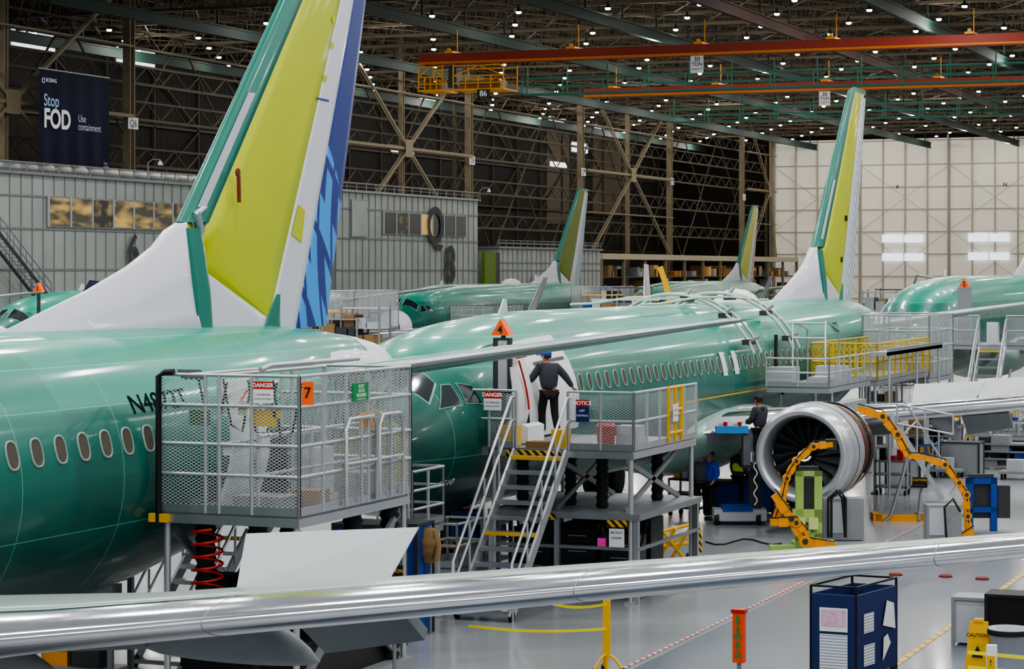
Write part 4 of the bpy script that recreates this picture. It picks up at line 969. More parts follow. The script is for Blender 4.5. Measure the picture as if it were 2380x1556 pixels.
rack('grey parts rack beneath the second airplane belly',-18.4,50.5,2.4,.8,1.25,galv,7)
q=T('caution_plate','yellow CAUTION plate standing behind the white spoiler panel','sign',V(917,31.),31.,0); MB().tube((0,0,0),(0,0,1.9),.03).build('post',galv,q); sign(q,(0,-.03,2.0),.3,.17,'-y',txtk,[('CAUTION',.07,0)],txty)
x,y=G(1555,1305)
t=T('tow_bar_frame','yellow tubular towing frame with hazard striped post','tow frame',x,y,0)
Y_=DY(x,y); b=MB()
for a,c in (((1480,1250),(1625,1215)),((1480,1300),(1600,1240)),((1490,1245),(1490,1305)),((1500,1305),(1600,1300)),((1540,1235),(1590,1300)),((1610,1220),(1560,1300)),((1482,1248),(1530,1300)),((1490,1275),(1610,1262)),((1515,1240),(1490,1300)),((1570,1228),(1530,1305))): b.tube(W(*a,Y_),W(*c,Y_+.4),.038)
b.build('frame_tube',yellow,t,True)
b=MB(); b.path([W(1612,1205,Y_),W(1626,1240,Y_),W(1626,1285,Y_)],.055); b.build('striped_post',hazard,t,True)
for px in (1498,1600): 
    w=W(px,1302,Y_); MB().lathe([(.02,-.03),(.09,-.03),(.09,.03),(.02,.03)],(w.x,w.y,.09),'x',12).build('wheel',black,t,True)
def wbox(mb,px0,py0,px1,py1,Y,d): 
    a=W(px0,py1,Y);c=W(px1,py0,Y); e=Vector((C,S,0)); n=Vector((-S,C,0)); w=(px1-px0)/F*Y
    v=[]
    for dz in (a.z,c.z):
        for q in (Vector((a.x,a.y,0)),Vector((a.x,a.y,0))+e*w,Vector((a.x,a.y,0))+e*w+n*d,Vector((a.x,a.y,0))+n*d): v.append((q.x,q.y,dz))
    return mb.add(v,[(3,2,1,0),(4,5,6,7),(0,1,5,4),(1,2,6,5),(2,3,7,6),(3,0,4,7)])
x,y=G(1880,1280); Y_=DY(x,y)
t=T('arm_stand','lime green column stand carrying an orange jointed arm before the engine','machine stand',x,y,0)
b=MB()
for p_ in ((1850,1095,1868,1275),(1893,1095,1911,1275),(1850,1095,1911,1108),(1843,1185,1911,1215),(1850,1240,1911,1262)): wbox(b,*p_,Y_,.16)
b.build('column',limem,t,True)
b=MB(); wbox(b,1868,1112,1893,1185,Y_+.1,.1); b.build('hoist_cylinder',dgrey,t,True)
b=MB(); wbox(b,1858,1085,1903,1095,Y_,.2); b.build('column_cap',dgrey,t,True)
for q in ((1850,1205,1872,1232),(1880,1205,1902,1232)): b=MB(); wbox(b,*q,Y_-.1,.1); b.build('control_box',mat('pale_lime','c8e09a',.5),t,True)
b=MB(); wbox(b,1790,1270,1850,1286,Y_-.4,.3); b.build('foot_base',limem,t,True)
b=MB(); wbox(b,1845,1262,1945,1282,Y_-.1,.6); b.build('foot_base',limem,t,True)
def arm(par,pts,Y,r,m,Ys=None,nm='arm'):
    q=[W(px,py,Y+(Ys[i] if Ys else 0)) for i,(px,py) in enumerate(pts)]
    for a,c in zip(q,q[1:]):
        b=MB(); b.bar(a,c,r*2,r*2.2); m_=(a+c)/2; d=(c-a)*.18; b.bar(m_-d,m_+d,r*2.6,r*2.8); b.build(nm,m,par,True)
    e=Vector((S,-C,0))
    for a in q[1:-1]: 
        MB().tube(a+e*r*1.5,a-e*r*1.5,r*1.6,n=12).build('pivot_joint',m,par,True); MB().tube(a+e*r*1.8,a+e*r*1.5,r*.8,n=10).build('joint_bolt',dgrey,par,True)
    b=MB(); b.path([p+e*r*1.3+Vector((0,0,r*1.6+.04*sin(i*2))) for i,p in enumerate(q)],.014,5); b.build('arm_hose',black,par,True)
arm(t,[(1935,1033),(1890,1038),(1850,1072),(1828,1112),(1818,1165),(1797,1222)],Y_-.4,.055,orange)
arm(t,[(1800,1150),(1838,1205),(1870,1258),(1940,1272)],Y_-.5,.085,orange)
arm(t,[(1790,1215),(1850,1215),(1878,1240)],Y_-.55,.065,orange)
b=MB(); wbox(b,1920,1022,1945,1046,Y_-.45,.2); b.build('gripper',dgrey,t,True)
x,y=G(1962,1258); Y_=DY(x,y)
t=T('power_cabinet','grey power cabinet with looped black hoses right of the lime stand','cabinet',x,y,0)
b=MB(); wbox(b,1915,1160,2008,1256,Y_,.5); b.build('body',mgrey,t,True)
b=MB(); wbox(b,1922,1168,1960,1240,Y_-.02,.02); b.build('door',lgrey,t,True)
for o in (0,.12): MB().path([W(1925+60*o,1250,Y_-.2),W(1925+60*o,1160,Y_-.25),W(1945+60*o,1140,Y_-.25),W(1958+60*o,1160,Y_-.25),W(1965,1250,Y_-.2)],.035).build('hose',black,t,True)
x,y=G(2195,1258); Y_=DY(x,y)
t=T('power_cabinet','grey power cabinet left of the blue column stand','cabinet',x,y,0)
b=MB(); wbox(b,2155,1175,2235,1256,Y_,.5); b.build('body',mgrey,t,True)
b=MB(); wbox(b,2160,1182,2195,1245,Y_-.02,.02); b.build('door',lgrey,t,True)
MB().path([W(2200,1255,Y_-.2),W(2195,1180,Y_-.25),W(2215,1160,Y_-.25),W(2232,1190,Y_-.2)],.03).build('hose',black,t,True)
x,y=G(2285,1252); Y_=DY(x,y)
t=T('arm_stand','blue column stand carrying a long orange arm reaching up to the engine','machine stand',x,y,0)
b=MB()
for p_ in ((2247,1112,2262,1250),(2303,1112,2318,1250),(2247,1112,2318,1126),(2247,1180,2318,1192)): wbox(b,*p_,Y_,.16)
b.build('column',blue,t,True)
for q,o in (((2262,1118,2303,1205),.12),((2320,1130,2348,1205),0),((2255,1103,2310,1111),0)): b=MB(); wbox(b,*q,Y_+o,.2); b.build('hoist_cylinder',dgrey,t,True)
b=MB(); wbox(b,2240,1238,2360,1254,Y_-.2,.7); b.build('foot_base',mgrey,t,True)
arm(t,[(1992,950),(2050,968),(2085,1010),(2110,1060)],Y_-.2,.07,orange)
arm(t,[(2150,1065),(2195,1080),(2228,1122),(2245,1150),(2248,1200),(2252,1250)],Y_-.25,.06,orange)
arm(t,[(2110,1060),(2150,1065)],Y_-.22,.05,orange)
arm(t,[(2225,1255),(2262,1235)],Y_-.35,.06,orange)
x,y=G(2092,1212); Y_=DY(x,y)
t=T('maintenance_ladder','tilted aluminium ladder frame with yellow base and CAUTION plate beside the engine','ladder',x,y,0)
b=MB()
for o in (0,.9):
    b.bar(W(2068,960,Y_+o),W(2190,1160,Y_+o),.06,.12)
for k in range(9):
    f=k/8; a=W(2068+122*f,960+200*f,Y_); c=W(2068+122*f,960+200*f,Y_+.9); b.bar(a,c,.05,.03)
b.build('ladder_rail',alu,t,True)
b=MB()
for o in (0,.9): b.path([W(2100,930,Y_+o),W(2225,1125,Y_+o),W(2205,1150,Y_+o)],.03); b.tube(W(2130,980,Y_+o),W(2100,1010,Y_+o),.025); b.tube(W(2185,1065,Y_+o),W(2150,1095,Y_+o),.025)
b.build('ladder_handrail',alu,t,True)
for q in ([(2110,1050),(2100,1100),(2070,1200),(2055,1212)],[(2160,1080),(2140,1150),(2135,1210)]): MB().path([W(a,c,Y_) for a,c in q],.05).build('support_leg',satin,t,True)
b=MB(); wbox(b,2030,1198,2155,1212,Y_,.12); wbox(b,2035,1198,2050,1212,Y_,.9); wbox(b,2140,1198,2155,1212,Y_,.9); b.build('base_frame',orange,t,True)
b=MB()
for (a,c) in (((2085,985),(2215,1010)),((2085,985),(2085,940)),((2150,995),(2150,950)),((2085,940),(2215,965)),((2215,965),(2215,1010))): b.tube(W(*a,Y_-.1),W(*c,Y_-.1),.025)
b.build('top_guard',alu,t,True)
w=W(2138,1122,Y_-.1)-t.location; sign(t,tuple(w),.38,.26,'-y',txtk,[('CAUTION',.08,.06),('- - - - -',.08,-.06)],txty,'caution_plate')
x,y=G(1715,1222); Y_=DY(x,y)
t=T('personnel_lift','small blue and grey lift with a raised basket under the wing root','lift',x,y,0)
b=MB(); wbox(b,1660,1186,1782,1212,Y_,.7); b.build('chassis',lgrey,t,True)
b=MB(); wbox(b,1680,1178,1750,1190,Y_-.02,.7); b.build('chassis_cover',blue,t,True)
for q in ((1742,1075,1758,1190),(1760,1060,1770,1190)): b=MB(); wbox(b,*q,Y_+.3,.12); b.build('mast',dgrey,t,True)
bz=ZZ(1087,x,y)
b=MB(); wbox(b,1728,1082,1788,1090,Y_,.6); b.build('basket_floor',dgrey,t,True)
b=MB(); wbox(b,1728,998,1788,1012,Y_,.04); wbox(b,1735,1012,1745,1085,Y_,.04); wbox(b,1777,1012,1787,1085,Y_,.04); wbox(b,1728,998,1735,1085,Y_,.6); wbox(b,1748,1020,1776,1082,Y_,.03); b.build('basket',mat('basket_grey','6c7278',.5),t,True)
b=MB(); wbox(b,1665,992,1740,1008,Y_-.1,.4); b.build('parts_tray',mat('tray_blue','3f8fd0',.5),t,True)
for k in range(6):
    w=W(1675+k*11,989-(k%3)*3,Y_+.05); MB().cb(w.x,w.y,w.z,.08,.1,.1).build('loose_part',(lgrey,redp,wht)[k%3],t,True)
for px in (1668,1765):
    for o in (.05,.6):
        w=W(px,1210,Y_+o); MB().lathe([(.03,-.05),(.14,-.05),(.14,.05),(.03,.05)],(w.x,w.y,.14),'x',14).build('wheel',black,t,True)
MB().path([W(1756+4*sin(k),1030+k*5,Y_-.05) for k in range(30)],.015,5).build('coiled_cable',txtw,t,True)
crate('blue wheeled tool chest behind the personnel lift',*G(1705,1188),1.0,.7,.75,blue)
crate('second blue chest right of the man in the royal blue shirt',*G(1770,1192),.8,.7,.85,blue)
tape=mat('tape_yellow','f0e020',.5,em=.1)
x,y=G(1410,1556+8); Y_=DY(x,y)
t=T('barrier_stand','yellow barrier stand on three feet with yellow tape in the foreground','barrier stand',x,y,0)
b=MB(); b.bar((0,0,.25),(0,0,ZZ(1395,x,y)),.11,.06); b.build('post',yellow,t)
b=MB(); b.tube((0,0,.05),(0,0,.5),.03)
for a in (0,2.1,4.2): b.path([(0,0,.3),(.14*cos(a),.14*sin(a),.22),(.28*cos(a),.28*sin(a),.04)],.022)
b.build('foot_frame',yellow,t)
for a in (0,2.1,4.2): MB().lathe([(.01,-.02),(.045,-.02),(.045,.02),(.01,.02)],(.28*cos(a),.28*sin(a),.045),'x',10).build('caster_wheel',black,t)
h1=ZZ(1405,x,y);h2=ZZ(1462,x,y)
for zz,px,py in ((h1,1270,1402),(h2,1090,1456)):
    b=MB(); q=W(px,py,Y_+2)-t.location; n=8; pts=[Vector((0,-.05,zz))*(1-i/n)+q*(i/n)-Vector((0,0,.06*sin(pi*i/n))) for i in range(n+1)]
    for a,c in zip(pts,pts[1:]): b.bar(a,c,.012,.04)
    b.build('barrier_tape',tape,t)
Ye=33.; w=W(1718,1425,Ye)
t=T('eyewash_marker','orange vertical marker post with green letters EYEWASH','marker post',w.x,w.y,0)
zt=w.z; zb_=W(1718,1540,Ye).z
b=MB(); b.box(-.08,-.06,zb_,.08,.06,zt); b.build('marker_panel',mat('red_orange','e0481c',.5,em=.08),t)
MB().tube((0,0,0),(0,0,zb_),.03).build('pole',galv,t); MB().lathe([(.02,.06),(.2,.04),(.2,0),(.02,0)],n=16).build('base',black,t)
b=MB()
for i,ch in enumerate('EYEWASH'): text(b,ch,.125,(0,-.068,zt-.08-i*(zt-zb_-.12)/6.6),'-y',.02)
b.build('lettering',grn,t)
MB().box(-.1,-.07,zt,.1,.07,zt+.05).build('cap',redp,t)
Yc=36.; 
c0=W(1885,1385,Yc);c1=W(1990,1390,Yc-.3);c2=W(2083,1368,Yc+.9)
t=T('notice_board_cart','navy blue notice board cart with pinned papers and black frame','cart',c1.x,c1.y,0)
top=1.52
L1=Vector((c0.x-c1.x,c0.y-c1.y,0)); L2=Vector((c2.x-c1.x,c2.y-c1.y,0))
nb=mat('board_blue','0e245a',.6)
def panel(mb,a,c,z0,z1,th=.03):
    a=Vector(a);c=Vector(c); mb.bar(a+Vector((0,0,(z0+z1)/2)),c+Vector((0,0,(z0+z1)/2)),th,z1-z0)
for a,c in ((L1,Vector((0,0,0))),(Vector((0,0,0)),L2),(L2,L2+L1),(L2+L1,L1)):
    b=MB(); panel(b,a,c,.15,top-.12); b.build('board_panel',nb,t)
b=MB()
for q in (Vector((0,0,0)),L1,L2,L1+L2): b.bar(q+Vector((0,0,.1)),q+Vector((0,0,top)),.035)
for z in (top,.12):
    for a,c in ((L1,Vector()),(Vector(),L2),(L2,L2+L1),(L2+L1,L1)): b.bar(a+Vector((0,0,z)),c+Vector((0,0,z)),.03)
b.build('frame',blackm,t)
for q in (Vector((0,0,0)),L1,L2,L1+L2): MB().lathe([(.01,-.02),(.06,-.02),(.06,.02),(.01,.02)],(q.x,q.y,.06),'x',12).build('caster_wheel',black,t)
def paper(a,d,f0,f1,z0,z1,m,nrm,o=.025):
    b=MB(); p0=a+d*f0+nrm*o;p1=a+d*f1+nrm*o; b.add([p0+Vector((0,0,z0)),p1+Vector((0,0,z0)),p1+Vector((0,0,z1)),p0+Vector((0,0,z1))],[(0,1,2,3)]); b.build('pinned_paper',m,t)
n1=Vector((L1.y,-L1.x,0)).normalized()
if n1.y>0: n1=-n1
n2=Vector((L2.y,-L2.x,0)).normalized()
if n2.x<0: n2=-n2
prt=stripes('printed_sheet','e8eaee','9aa4b4',.045,'z'); pch=mat('chart_sheet','d8b0c8',.6,0,0,.5,14)
paper(L1,-L1,.2,.82,.84,1.2,wht,n1); paper(L1,-L1,.24,.78,.92,1.17,pch,n1,.032); paper(L1,-L1,.2,.82,.2,.8,prt,n1)
for f0,f1,a_,c_ in ((.15,.4,.8,1.1),(.15,.42,.3,.62)): paper(Vector((0,0,0)),L2,f0,f1,a_,c_,prt,n2)
for q in ([(.6,.85),(.92,.75),(.88,1.15),(.7,1.22)],[(.6,.3),(.8,.55),(.72,.7),(.62,.66)]):
    b=MB(); b.add([L2*f+n2*.04+Vector((0,0,z)) for f,z in q],[(0,1,2,3)]); b.build('torn_paper',wht,t)
q=W(2275,1480,37.); t=T('caution_bin','yellow folding CAUTION stand at the lower right corner','caution sign',q.x,q.y,0)
b=MB(); b.prism([(-.2,-.15,0),(.2,-.15,0),(.14,-.03,.82),(-.14,-.03,.82)],(0,.02,0)); b.build('front_leaf',yellow,t)
b=MB(); b.prism([(-.2,.17,0),(.2,.17,0),(.14,.05,.82),(-.14,.05,.82)],(0,-.02,0)); b.build('rear_leaf',yellow,t)
text(MB(),'CAUTION',.075,(0,-.12,.62),'-y',.03).build('lettering',txtk,t); MB().prism([(-.09,-.135,.28),(.09,-.135,.28),(0,-.115,.46)],(0,.004,0)).build('warning_triangle',txtk,t)
MB().cb(0,.01,.84,.14,.12,.05).build('hinge_handle',yellow,t)
xy=W(2275,1500,40.); crate('grey steel cabinet at the lower right edge',xy.x,xy.y,.75,.6,ZZ(1392,xy.x,xy.y),lgrey,lid=mgrey)
xy=W(2350,1500,39.); crate('black padded case standing at the far right edge',xy.x,xy.y,.7,.6,ZZ(1385,xy.x,xy.y),blackm,lid=black)
q=W(2345,1500,36.5); t=T('waste_bin','translucent grey bin with black hoops at the right edge','bin',q.x,q.y,0)
MB().lathe([(.24,0),(.3,.75),(.32,.76),(.32,.8),(.28,.8),(.22,.05)],n=24).build('tub',mat('bin_grey','a8adb4',.4,0,.2),t)
MB().lathe([(.33,.7),(.335,.74),(.33,.78)],n=24,cap=False).build('hoop',black,t)
q=W(2305,1520,34.5); t=T('barrier_stand','white topped yellow barrier stand before the grey bin','barrier stand',q.x,q.y,0)
MB().box(-.07,-.06,.1,.07,.06,.85).build('post',wht,t); MB().lathe([(.02,.1),(.2,.08),(.22,0),(.02,0)],n=16).build('base',yellow,t)
for z in (.72,.5): MB().bar((-.35,0,z),(.6,.1,z-.05),.012,.05).build('barrier_tape',tape,t)
sign(t,(0,-.065,.6),.11,.2,'-y',yellow,[('!',.12,0)],txtk)
for px,py,w in ((2082,1338,'left'),(2198,1342,'middle'),(2283,1348,'right')):
    x,y=G(px,py); o=MB().lathe([(.02,.06),(.12,.05),(.15,0),(.02,0)],n=16).build('stand_foot',mat('dull_red','7a2620',.6)); o.location=(x,y,0)
    tag(o,'red weighted foot on the floor beyond the silver wing, %s one of three'%w,'stand foot')
stairs('yellow treaded mobile stair at the right edge behind the wing',*G(2310,1010),1.2,1.4,1.5,5)
crate('grey wheeled cart right of the ladder frame',*G(2235,1105),1.2,.8,1.0,mgrey)
crate('pale parts cart beyond the exposed engine',*G(2105,1130),1.0,.8,.8,lgrey)
rack('silver parts trolley on the floor under the right wing',*G(2170,1060),1.8,.8,1.1,galv,21)
rack('low trolley of tools near the right edge of the floor',*G(2330,1090),1.6,.8,.9,galv,22)
rack('dark parts rack behind the orange ladder base',*G(2010,1040),1.8,.8,1.3,mgrey,23)
cart('silver tool cart left of the blue column stand',*G(2075,1150),galv,3,2)
cart('blue tool cart on the open floor behind the grey power cabinet',*G(2150,1105),blue,2,4)
cart('grey tool cart right of the safety railing',*G(2345,1040),mgrey,3,6)
cart('red tool cart farthest away below the right wing',*G(2255,985),redp,2,8)
cart('yellow topped tool cart left of the yellow treaded stair',*G(2232,1030),yellow,3,9)
cart('black tool cart beneath the belly left of the man in blue',*G(1600,1200),blackm,3,11)
cart('pale tool cart in the shade under the second airplane nose',*G(1060,1290),lgrey,3,12)
for px,py,w in ((2200,1110,'left'),(2365,1115,'right')):
    x,y=G(px,py); t=T('wheel_dolly','grey four wheeled dolly on the open floor at the %s'%w,'dolly',x,y,0)
    MB().box(-.5,-.35,.18,.5,.35,.26).build('deck_board',mgrey,t)
    for sx in (-1,1):
        for sy in (-1,1): MB().lathe([(.01,-.03),(.09,-.03),(.09,.03),(.01,.03)],(sx*.42,sy*.28,.09),'x',10).build('wheel',black,t)
    MB().box(-.3,-.2,.26,.2,.2,.6).build('boxed_part',lgrey,t)
t=T('floor_cable','thin black cable snaking over the floor between the lift and the lime stand','cable',*G(1700,1262),0)
b=MB(); b.path([tuple(Vector(G(1640+k*22,1262+7*sin(k*1.1)))-Vector(t.location.xy))+(.02,) for k in range(9)],.02,5); b.build('cable_run',black,t)
platform('service_cart','low railed cart with yellow stripes at the right edge','cart',*sorted((G(2240,1080)[0],G(2360,1070)[0])),*sorted((G(2300,1045)[1],G(2300,1020)[1])),.5,.9,'nrfl',mesh=None)
t=T('safety_rail','yellow safety railing crossing the floor at the right edge','railing',*G(2215,1000),0)
b=MB(); e_=Vector(G(2390,985)+(0,))-Vector(G(2215,1000)+(0,)); railing(b,(0,0,0),tuple(e_),1.0,5,(.5,)); b.build('rail',yellow,t)
rn=random.Random(11)
cl=[orange,mgrey,galv,lgrey,yellow,galv,dgrey]
desc=['orange','grey','silver','pale grey','yellow','bright steel','dark grey']
where=['behind the blue rudder','left of the white nose cone','beyond the second airplane crown','near the distant cage','near the small lime fin','below the hangar door','left of the raised airplane']
k=0
for px,v in ((775,-50),(800,-47),(828,-52),(850,-46),(1400,-45),(1430,-50),(1470,-46),(1500,-50),(1790,-40),(1820,-45),(1850,-38),(1880,-44),(2050,-25),(2080,-28)):
    u=U(px,v)
    if u>310: continue
    h_=ZZ(rn.uniform(705,740) if px<1000 else rn.uniform(660,695),v,u); h_=max(1.2,min(5.4,h_))
    rack('%s rack of boxes %s, %s in its pair'%(desc[k%7],where[min(6,k//2)],('left','right')[k%2]),v,u,rn.uniform(1.4,2.4),1.2,h_,cl[k%7],k); k+=1
y0s=U(-20,-79.);y1s=U(112,-79.)
t=T('mezzanine_stair','dark steel stair climbing the outside of the left mezzanine','stairs',-79.8,y0s,0); L=y1s-y0s
for x in (0,1.):
    b=MB(); b.bar((x,0,8.9),(x,L,4.6),.06,.22); b.build('stringer',dgrey,t)
    b=MB()
    for o in (.5,1.0): b.bar((x,0,8.9+o),(x,L,4.6+o),.045)
    for k in range(10): f=k/9; b.bar((x,L*f,8.9-4.3*f),(x,L*f,9.9-4.3*f),.04)
    b.build('handrail',galv,t)
b=MB()
for k in range(20): f=k/20; b.box(0,L*f,8.8-4.3*f,1.,L*f+.25,8.84-4.3*f)
b.build('tread',galv,t)
MB().box(0,L,0,1.,L+1.5,4.6).build('landing',mgrey,t)
q=T('orange_marker','orange triangular marker numbered 1 on a mast at far left','marker',V(90,88),88,0)
MB().tube((0,0,0),(0,0,5.4),.08).build('mast',dgrey,q); triangle_sign(q,(0,-.1,5.4),'1',.24)
q=T('yellow_boom','slanted yellow boom rising beyond the crown of the second airplane','boom',V(1545,100),100,0)
b=MB(); a=Vector(W(1534,620,DY(V(1545,100),100))); c=Vector(W(1556,690,DY(V(1545,100),100))); b.bar(a,c,.16,.24); b.bar(c,Vector((c.x,c.y,0)),.2); b.build('boom_arm',yellow,q,True)
# ---------------- people
def skinmesh(name,V_,E_,R_,m,par,sub=1):
    me=bpy.data.meshes.new(name); me.from_pydata([tuple(v) for v in V_],E_,[]); o=bpy.data.objects.new(name,me); COL.objects.link(o)
    o.modifiers.new('s','SKIN').use_smooth_shade=True; s=o.modifiers.new('u','SUBSURF'); s.levels=sub; s.render_levels=sub
    for i,r in enumerate(R_): me.skin_vertices[0].data[i].radius=r if isinstance(r,tuple) else (r,r)
    me.skin_vertices[0].data[0].use_root=True
    bpy.context.view_layer.update()
    m2=bpy.data.meshes.new_from_object(o.evaluated_get(bpy.context.evaluated_depsgraph_get()))
    o.modifiers.clear(); o.data=m2; m2.materials.clear(); m2.materials.append(m); m2.polygons.foreach_set('use_smooth',[True]*len(m2.polygons))
    o.parent=par; return o
def person(label,x,y,z,rz,J=None,shirt=hood,pants=blk,cap=None,vest=None,yaw=0,hoodie=True):
    t=T('person',label,'person',x,y,z,rz)
    j=dict(pel=(0,0,.96),sp=(0,-.0,1.15),ch=(0,0,1.34),nk=(0,.0,1.49),jw=(0,-.02,1.575),hd=(0,-.01,1.655),tp=(0,.0,1.735),
      ls=(.19,0,1.42),le=(.25,.02,1.14),lw=(.25,-.1,.9),rs=(-.19,0,1.42),re=(-.25,.02,1.14),rw=(-.25,-.1,.9),
      lh=(.1,0,.92),lk=(.11,-.03,.5),la=(.11,.02,.09),rh=(-.1,0,.92),rk=(-.11,-.03,.5),ra=(-.11,.02,.09))
    if J: j.update(J)
    j={k:Vector(v) for k,v in j.items()}
    Vn=[];En=[];Rn=[];ix={}
    def n(k,p,r,par=None):
        ix[k]=len(Vn); Vn.append(p); Rn.append(r)
        if par is not None: En.append((ix[par],ix[k]))
    n('pel',j['pel'],(.13,.1)); n('sp',j['sp'],(.12,.09),'pel'); n('ch',j['ch'],(.14,.1),'sp'); n('nk',j['nk'],.055,'ch'); n('jw',j['jw'],(.066,.075),'nk'); n('hd',j['hd'],(.082,.1),'jw'); n('tp',j['tp'],(.062,.075),'hd')
    for s in 'lr':
        n(s+'s',j[s+'s'],.055,'ch'); n(s+'e',j[s+'e'],.042,s+'s'); n(s+'w',j[s+'w'],.027,s+'e')
        d=(j[s+'w']-j[s+'e']).normalized(); pm=j[s+'w']+d*.07; n(s+'p',pm,(.034,.02),s+'w')
        sd=d.cross(Vector((0,1,0))).normalized() if abs(d.y)<.9 else Vector((1,0,0)); cu=d.cross(sd)
        for q,(o,l) in enumerate(((-.027,.07),(-.009,.085),(.009,.08),(.027,.062))):
            a=pm+d*.03+sd*o; n(s+'f%d'%q,a,.009,s+'p'); n(s+'g%d'%q,a+d*l*.5+cu*.006,.009,s+'f%d'%q); n(s+'t%d'%q,a+d*l*.85+cu*.03,.008,s+'g%d'%q)
        a=pm-sd*.035; n(s+'th',a,.011,s+'p'); n(s+'ti',a+d*.045-sd*.02+cu*.01,.009,s+'th')
        n(s+'h',j[s+'h'],.085,'pel'); n(s+'k',j[s+'k'],.058,s+'h'); n(s+'a',j[s+'a'],.04,s+'k')
    skinmesh('body',Vn,En,Rn,skinm,t)
    Vn=[];En=[];Rn=[];ix={}
    n('ch',j['ch'],(.225,.16)); n('sp',j['sp'],(.205,.155),'ch'); n('pel',j['pel']+Vector((0,0,-.04)),(.2,.155),'sp'); n('nk',j['nk']+Vector((0,0,-.03)),(.09,.08),'ch')
    for s in 'lr': n(s+'s',j[s+'s'],.1,'ch'); n(s+'e',j[s+'e'],.08,s+'s'); n(s+'w',j[s+'w'],.05,s+'e')
    skinmesh('hoodie' if hoodie else 'shirt',Vn,En,Rn,shirt,t)
    if hoodie:
        Vn=[j['nk']+Vector((-.07,.06,-.04)),j['nk']+Vector((0,.1,-.04)),j['nk']+Vector((.07,.06,-.04))]; skinmesh('hood',Vn,[(0,1),(1,2)],[.045,.065,.045],shirt,t)
    if vest:
        skinmesh('vest',[j['ch']+Vector((0,0,.04)),j['sp'],j['pel']+Vector((0,0,.05))],[(0,1),(1,2)],[(.24,.175),(.22,.165),(.22,.165)],vest,t)
    Vn=[];En=[];Rn=[];ix={}
    n('pel',j['pel'],(.16,.125))
    for s in 'lr': n(s+'h',j[s+'h']+Vector((0,0,-.04)),.11,'pel'); n(s+'k',j[s+'k'],.086,s+'h'); n(s+'a',j[s+'a']+Vector((0,0,.02)),.068,s+'k')
    skinmesh('trousers',Vn,En,Rn,pants,t)
    for s in 'lr':
        a=j[s+'a']; skinmesh('shoe',[a+Vector((0,.03,-.04)),a+Vector((0,-.06,-.05)),a+Vector((0,-.17,-.055))],[(0,1),(1,2)],[(.045,.04),(.048,.035),(.04,.025)],black,t)
    hc=j['hd']+Vector((0,-.0,.01)); Rm=Matrix.Rotation(yaw,3,'Z')
    def put(mb,name,m): 
        mb.v=[tuple(Rm@Vector(p)+hc) for p in mb.v]; return mb.build(name,m,t)
    b=MB(); b.rings([[Vector((.108*cos(a)*r,.125*sin(a)*r+.01,zz)) for a in [2*pi*i/16 for i in range(16)]] for r,zz in ((.97,.015),(.98,.05),(.85,.09),(.55,.12),(.1,.13))])
    if cap:
        b.prism([(-.075,-.09,.02),(.075,-.09,.02),(.06,-.19,.005),(0,-.21,0),(-.06,-.19,.005)],(0,0,.015)); put(b,'cap',cap)
    else: put(b,'hair',hairm)
    b=MB(); b.rings([[Vector((.1*cos(a),.025+.1*sin(a)*(1 if sin(a)>0 else .2),zz)) for a in [2*pi*i/14 for i in range(14)]] for zz in (-.05,-.01,.03)]); put(b,'hair_back',hairm)
    b=MB(); b.prism([(-.012,-.098,-.035),(.012,-.098,-.035),(0,-.12,-.035)],(0,.01,.045)); put(b,'nose',skinm)
    for sx in (-1,1): 
        put(MB().cb(sx*.034,-.098,.005,.022,.012,.01),'eye',txtk); put(MB().cb(sx*.088,.0,-.01,.02,.03,.05),'ear',skinm)
    put(MB().cb(0,-.094,-.06,.04,.012,.008),'mouth',mat('lip','7a3a32',.6))
    return t
pu=45.0; pv=V(1276,45.0)
person('person in a charcoal hoodie and blue cap reaching across the open aircraft door',pv,pu,2.92,radians(212),dict(ch=(.02,-.04,1.34),nk=(.03,-.07,1.49),jw=(.04,-.1,1.57),hd=(.05,-.11,1.65),tp=(.05,-.11,1.73),ls=(.2,-.05,1.42),rs=(-.17,-.02,1.43),le=(.33,-.1,1.2),lw=(.44,-.24,1.06),re=(-.34,.0,1.24),rw=(-.5,-.05,1.02),lk=(.13,-.1,.52),la=(.12,-.02,.09),rk=(-.12,-.02,.5),ra=(-.16,.12,.09)),cap=capb,yaw=radians(50))
xx,yy=W(1762,1000,58.5).xy
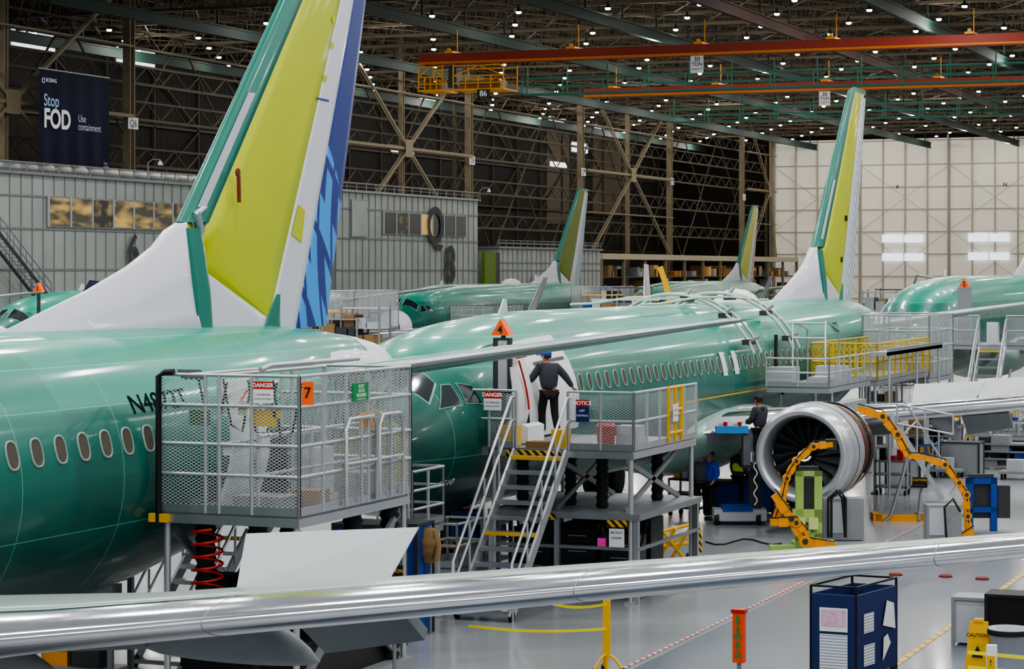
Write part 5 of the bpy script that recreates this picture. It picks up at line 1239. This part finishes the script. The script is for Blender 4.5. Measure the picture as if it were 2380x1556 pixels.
person('person in a dark hoodie looking down from the raised lift basket',xx,yy+.15,bz+.02,radians(250),dict(hd=(0,-.05,1.64),jw=(0,-.06,1.56),tp=(0,-.06,1.72),le=(.24,-.08,1.16),lw=(.16,-.32,1.1),re=(-.24,-.08,1.16),rw=(-.14,-.32,1.08)))
x,y=G(1650,1210)
person('person in a royal blue long sleeved shirt and black trousers standing under the wing root',x,y,0,radians(330),dict(le=(.3,-.02,1.18),lw=(.36,-.22,1.02),re=(-.26,0,1.15),rw=(-.24,-.14,.92),lk=(.12,-.05,.5),la=(.12,.0,.09),ra=(-.12,.1,.09)),shirt=royal,cap=hairm,hoodie=False)
x,y=G(1722,1200)
person('person in a lime high visibility vest behind the lift mast',x-.3,y+.9,0,radians(150),shirt=mat('grey_shirt','5a6068',.8),vest=hiv,hoodie=False)
x,y=G(1588,1220)
person('person with a white cap half hidden beneath the second fuselage',x+.1,y+1.2,0,radians(20),shirt=mat('grey_shirt2','4a5058',.8),cap=wht,hoodie=False)
# ---------------- lighting
for u in range(-10,152,14):
    for v in range(-94,30,13):
        if DY(v,u)>146: continue
        l=bpy.data.lights.new('bay_lamp','AREA'); l.shape='RECTANGLE'; l.size=1.8; l.size_y=.9; l.energy=860; l.color=(1,.985,.95)
        o=bpy.data.objects.new('bay_lamp',l); COL.objects.link(o); o.location=(v,u,24.3)
for u in range(165,325,30):
    for v in range(-96,10,21):
        l=bpy.data.lights.new('roof_fill_light','POINT'); l.energy=1000; l.shadow_soft_size=.16; l.color=(1,.97,.92)  # added fill to brighten the roof trusses, apart from the modelled lamps
        o=bpy.data.objects.new('roof_fill_light',l); COL.objects.link(o); o.location=(v,u,22.8)
w=bpy.data.worlds.new('w'); SC.world=w; w.use_nodes=True; w.node_tree.nodes['Background'].inputs[0].default_value=(.76,.8,.86,1); w.node_tree.nodes['Background'].inputs[1].default_value=.36
try: SC.view_settings.look='AgX - Medium High Contrast'
except Exception as e: print(e)
cam=bpy.data.cameras.new('cam'); co=bpy.data.objects.new('camera',cam); COL.objects.link(co); SC.camera=co
co.location=(0,0,H); co.rotation_euler=(pi/2,0,TH); cam.sensor_width=36; cam.lens=36*F/2380; cam.shift_y=-(778-HY)/2380.; cam.clip_end=900; cam.clip_start=.5
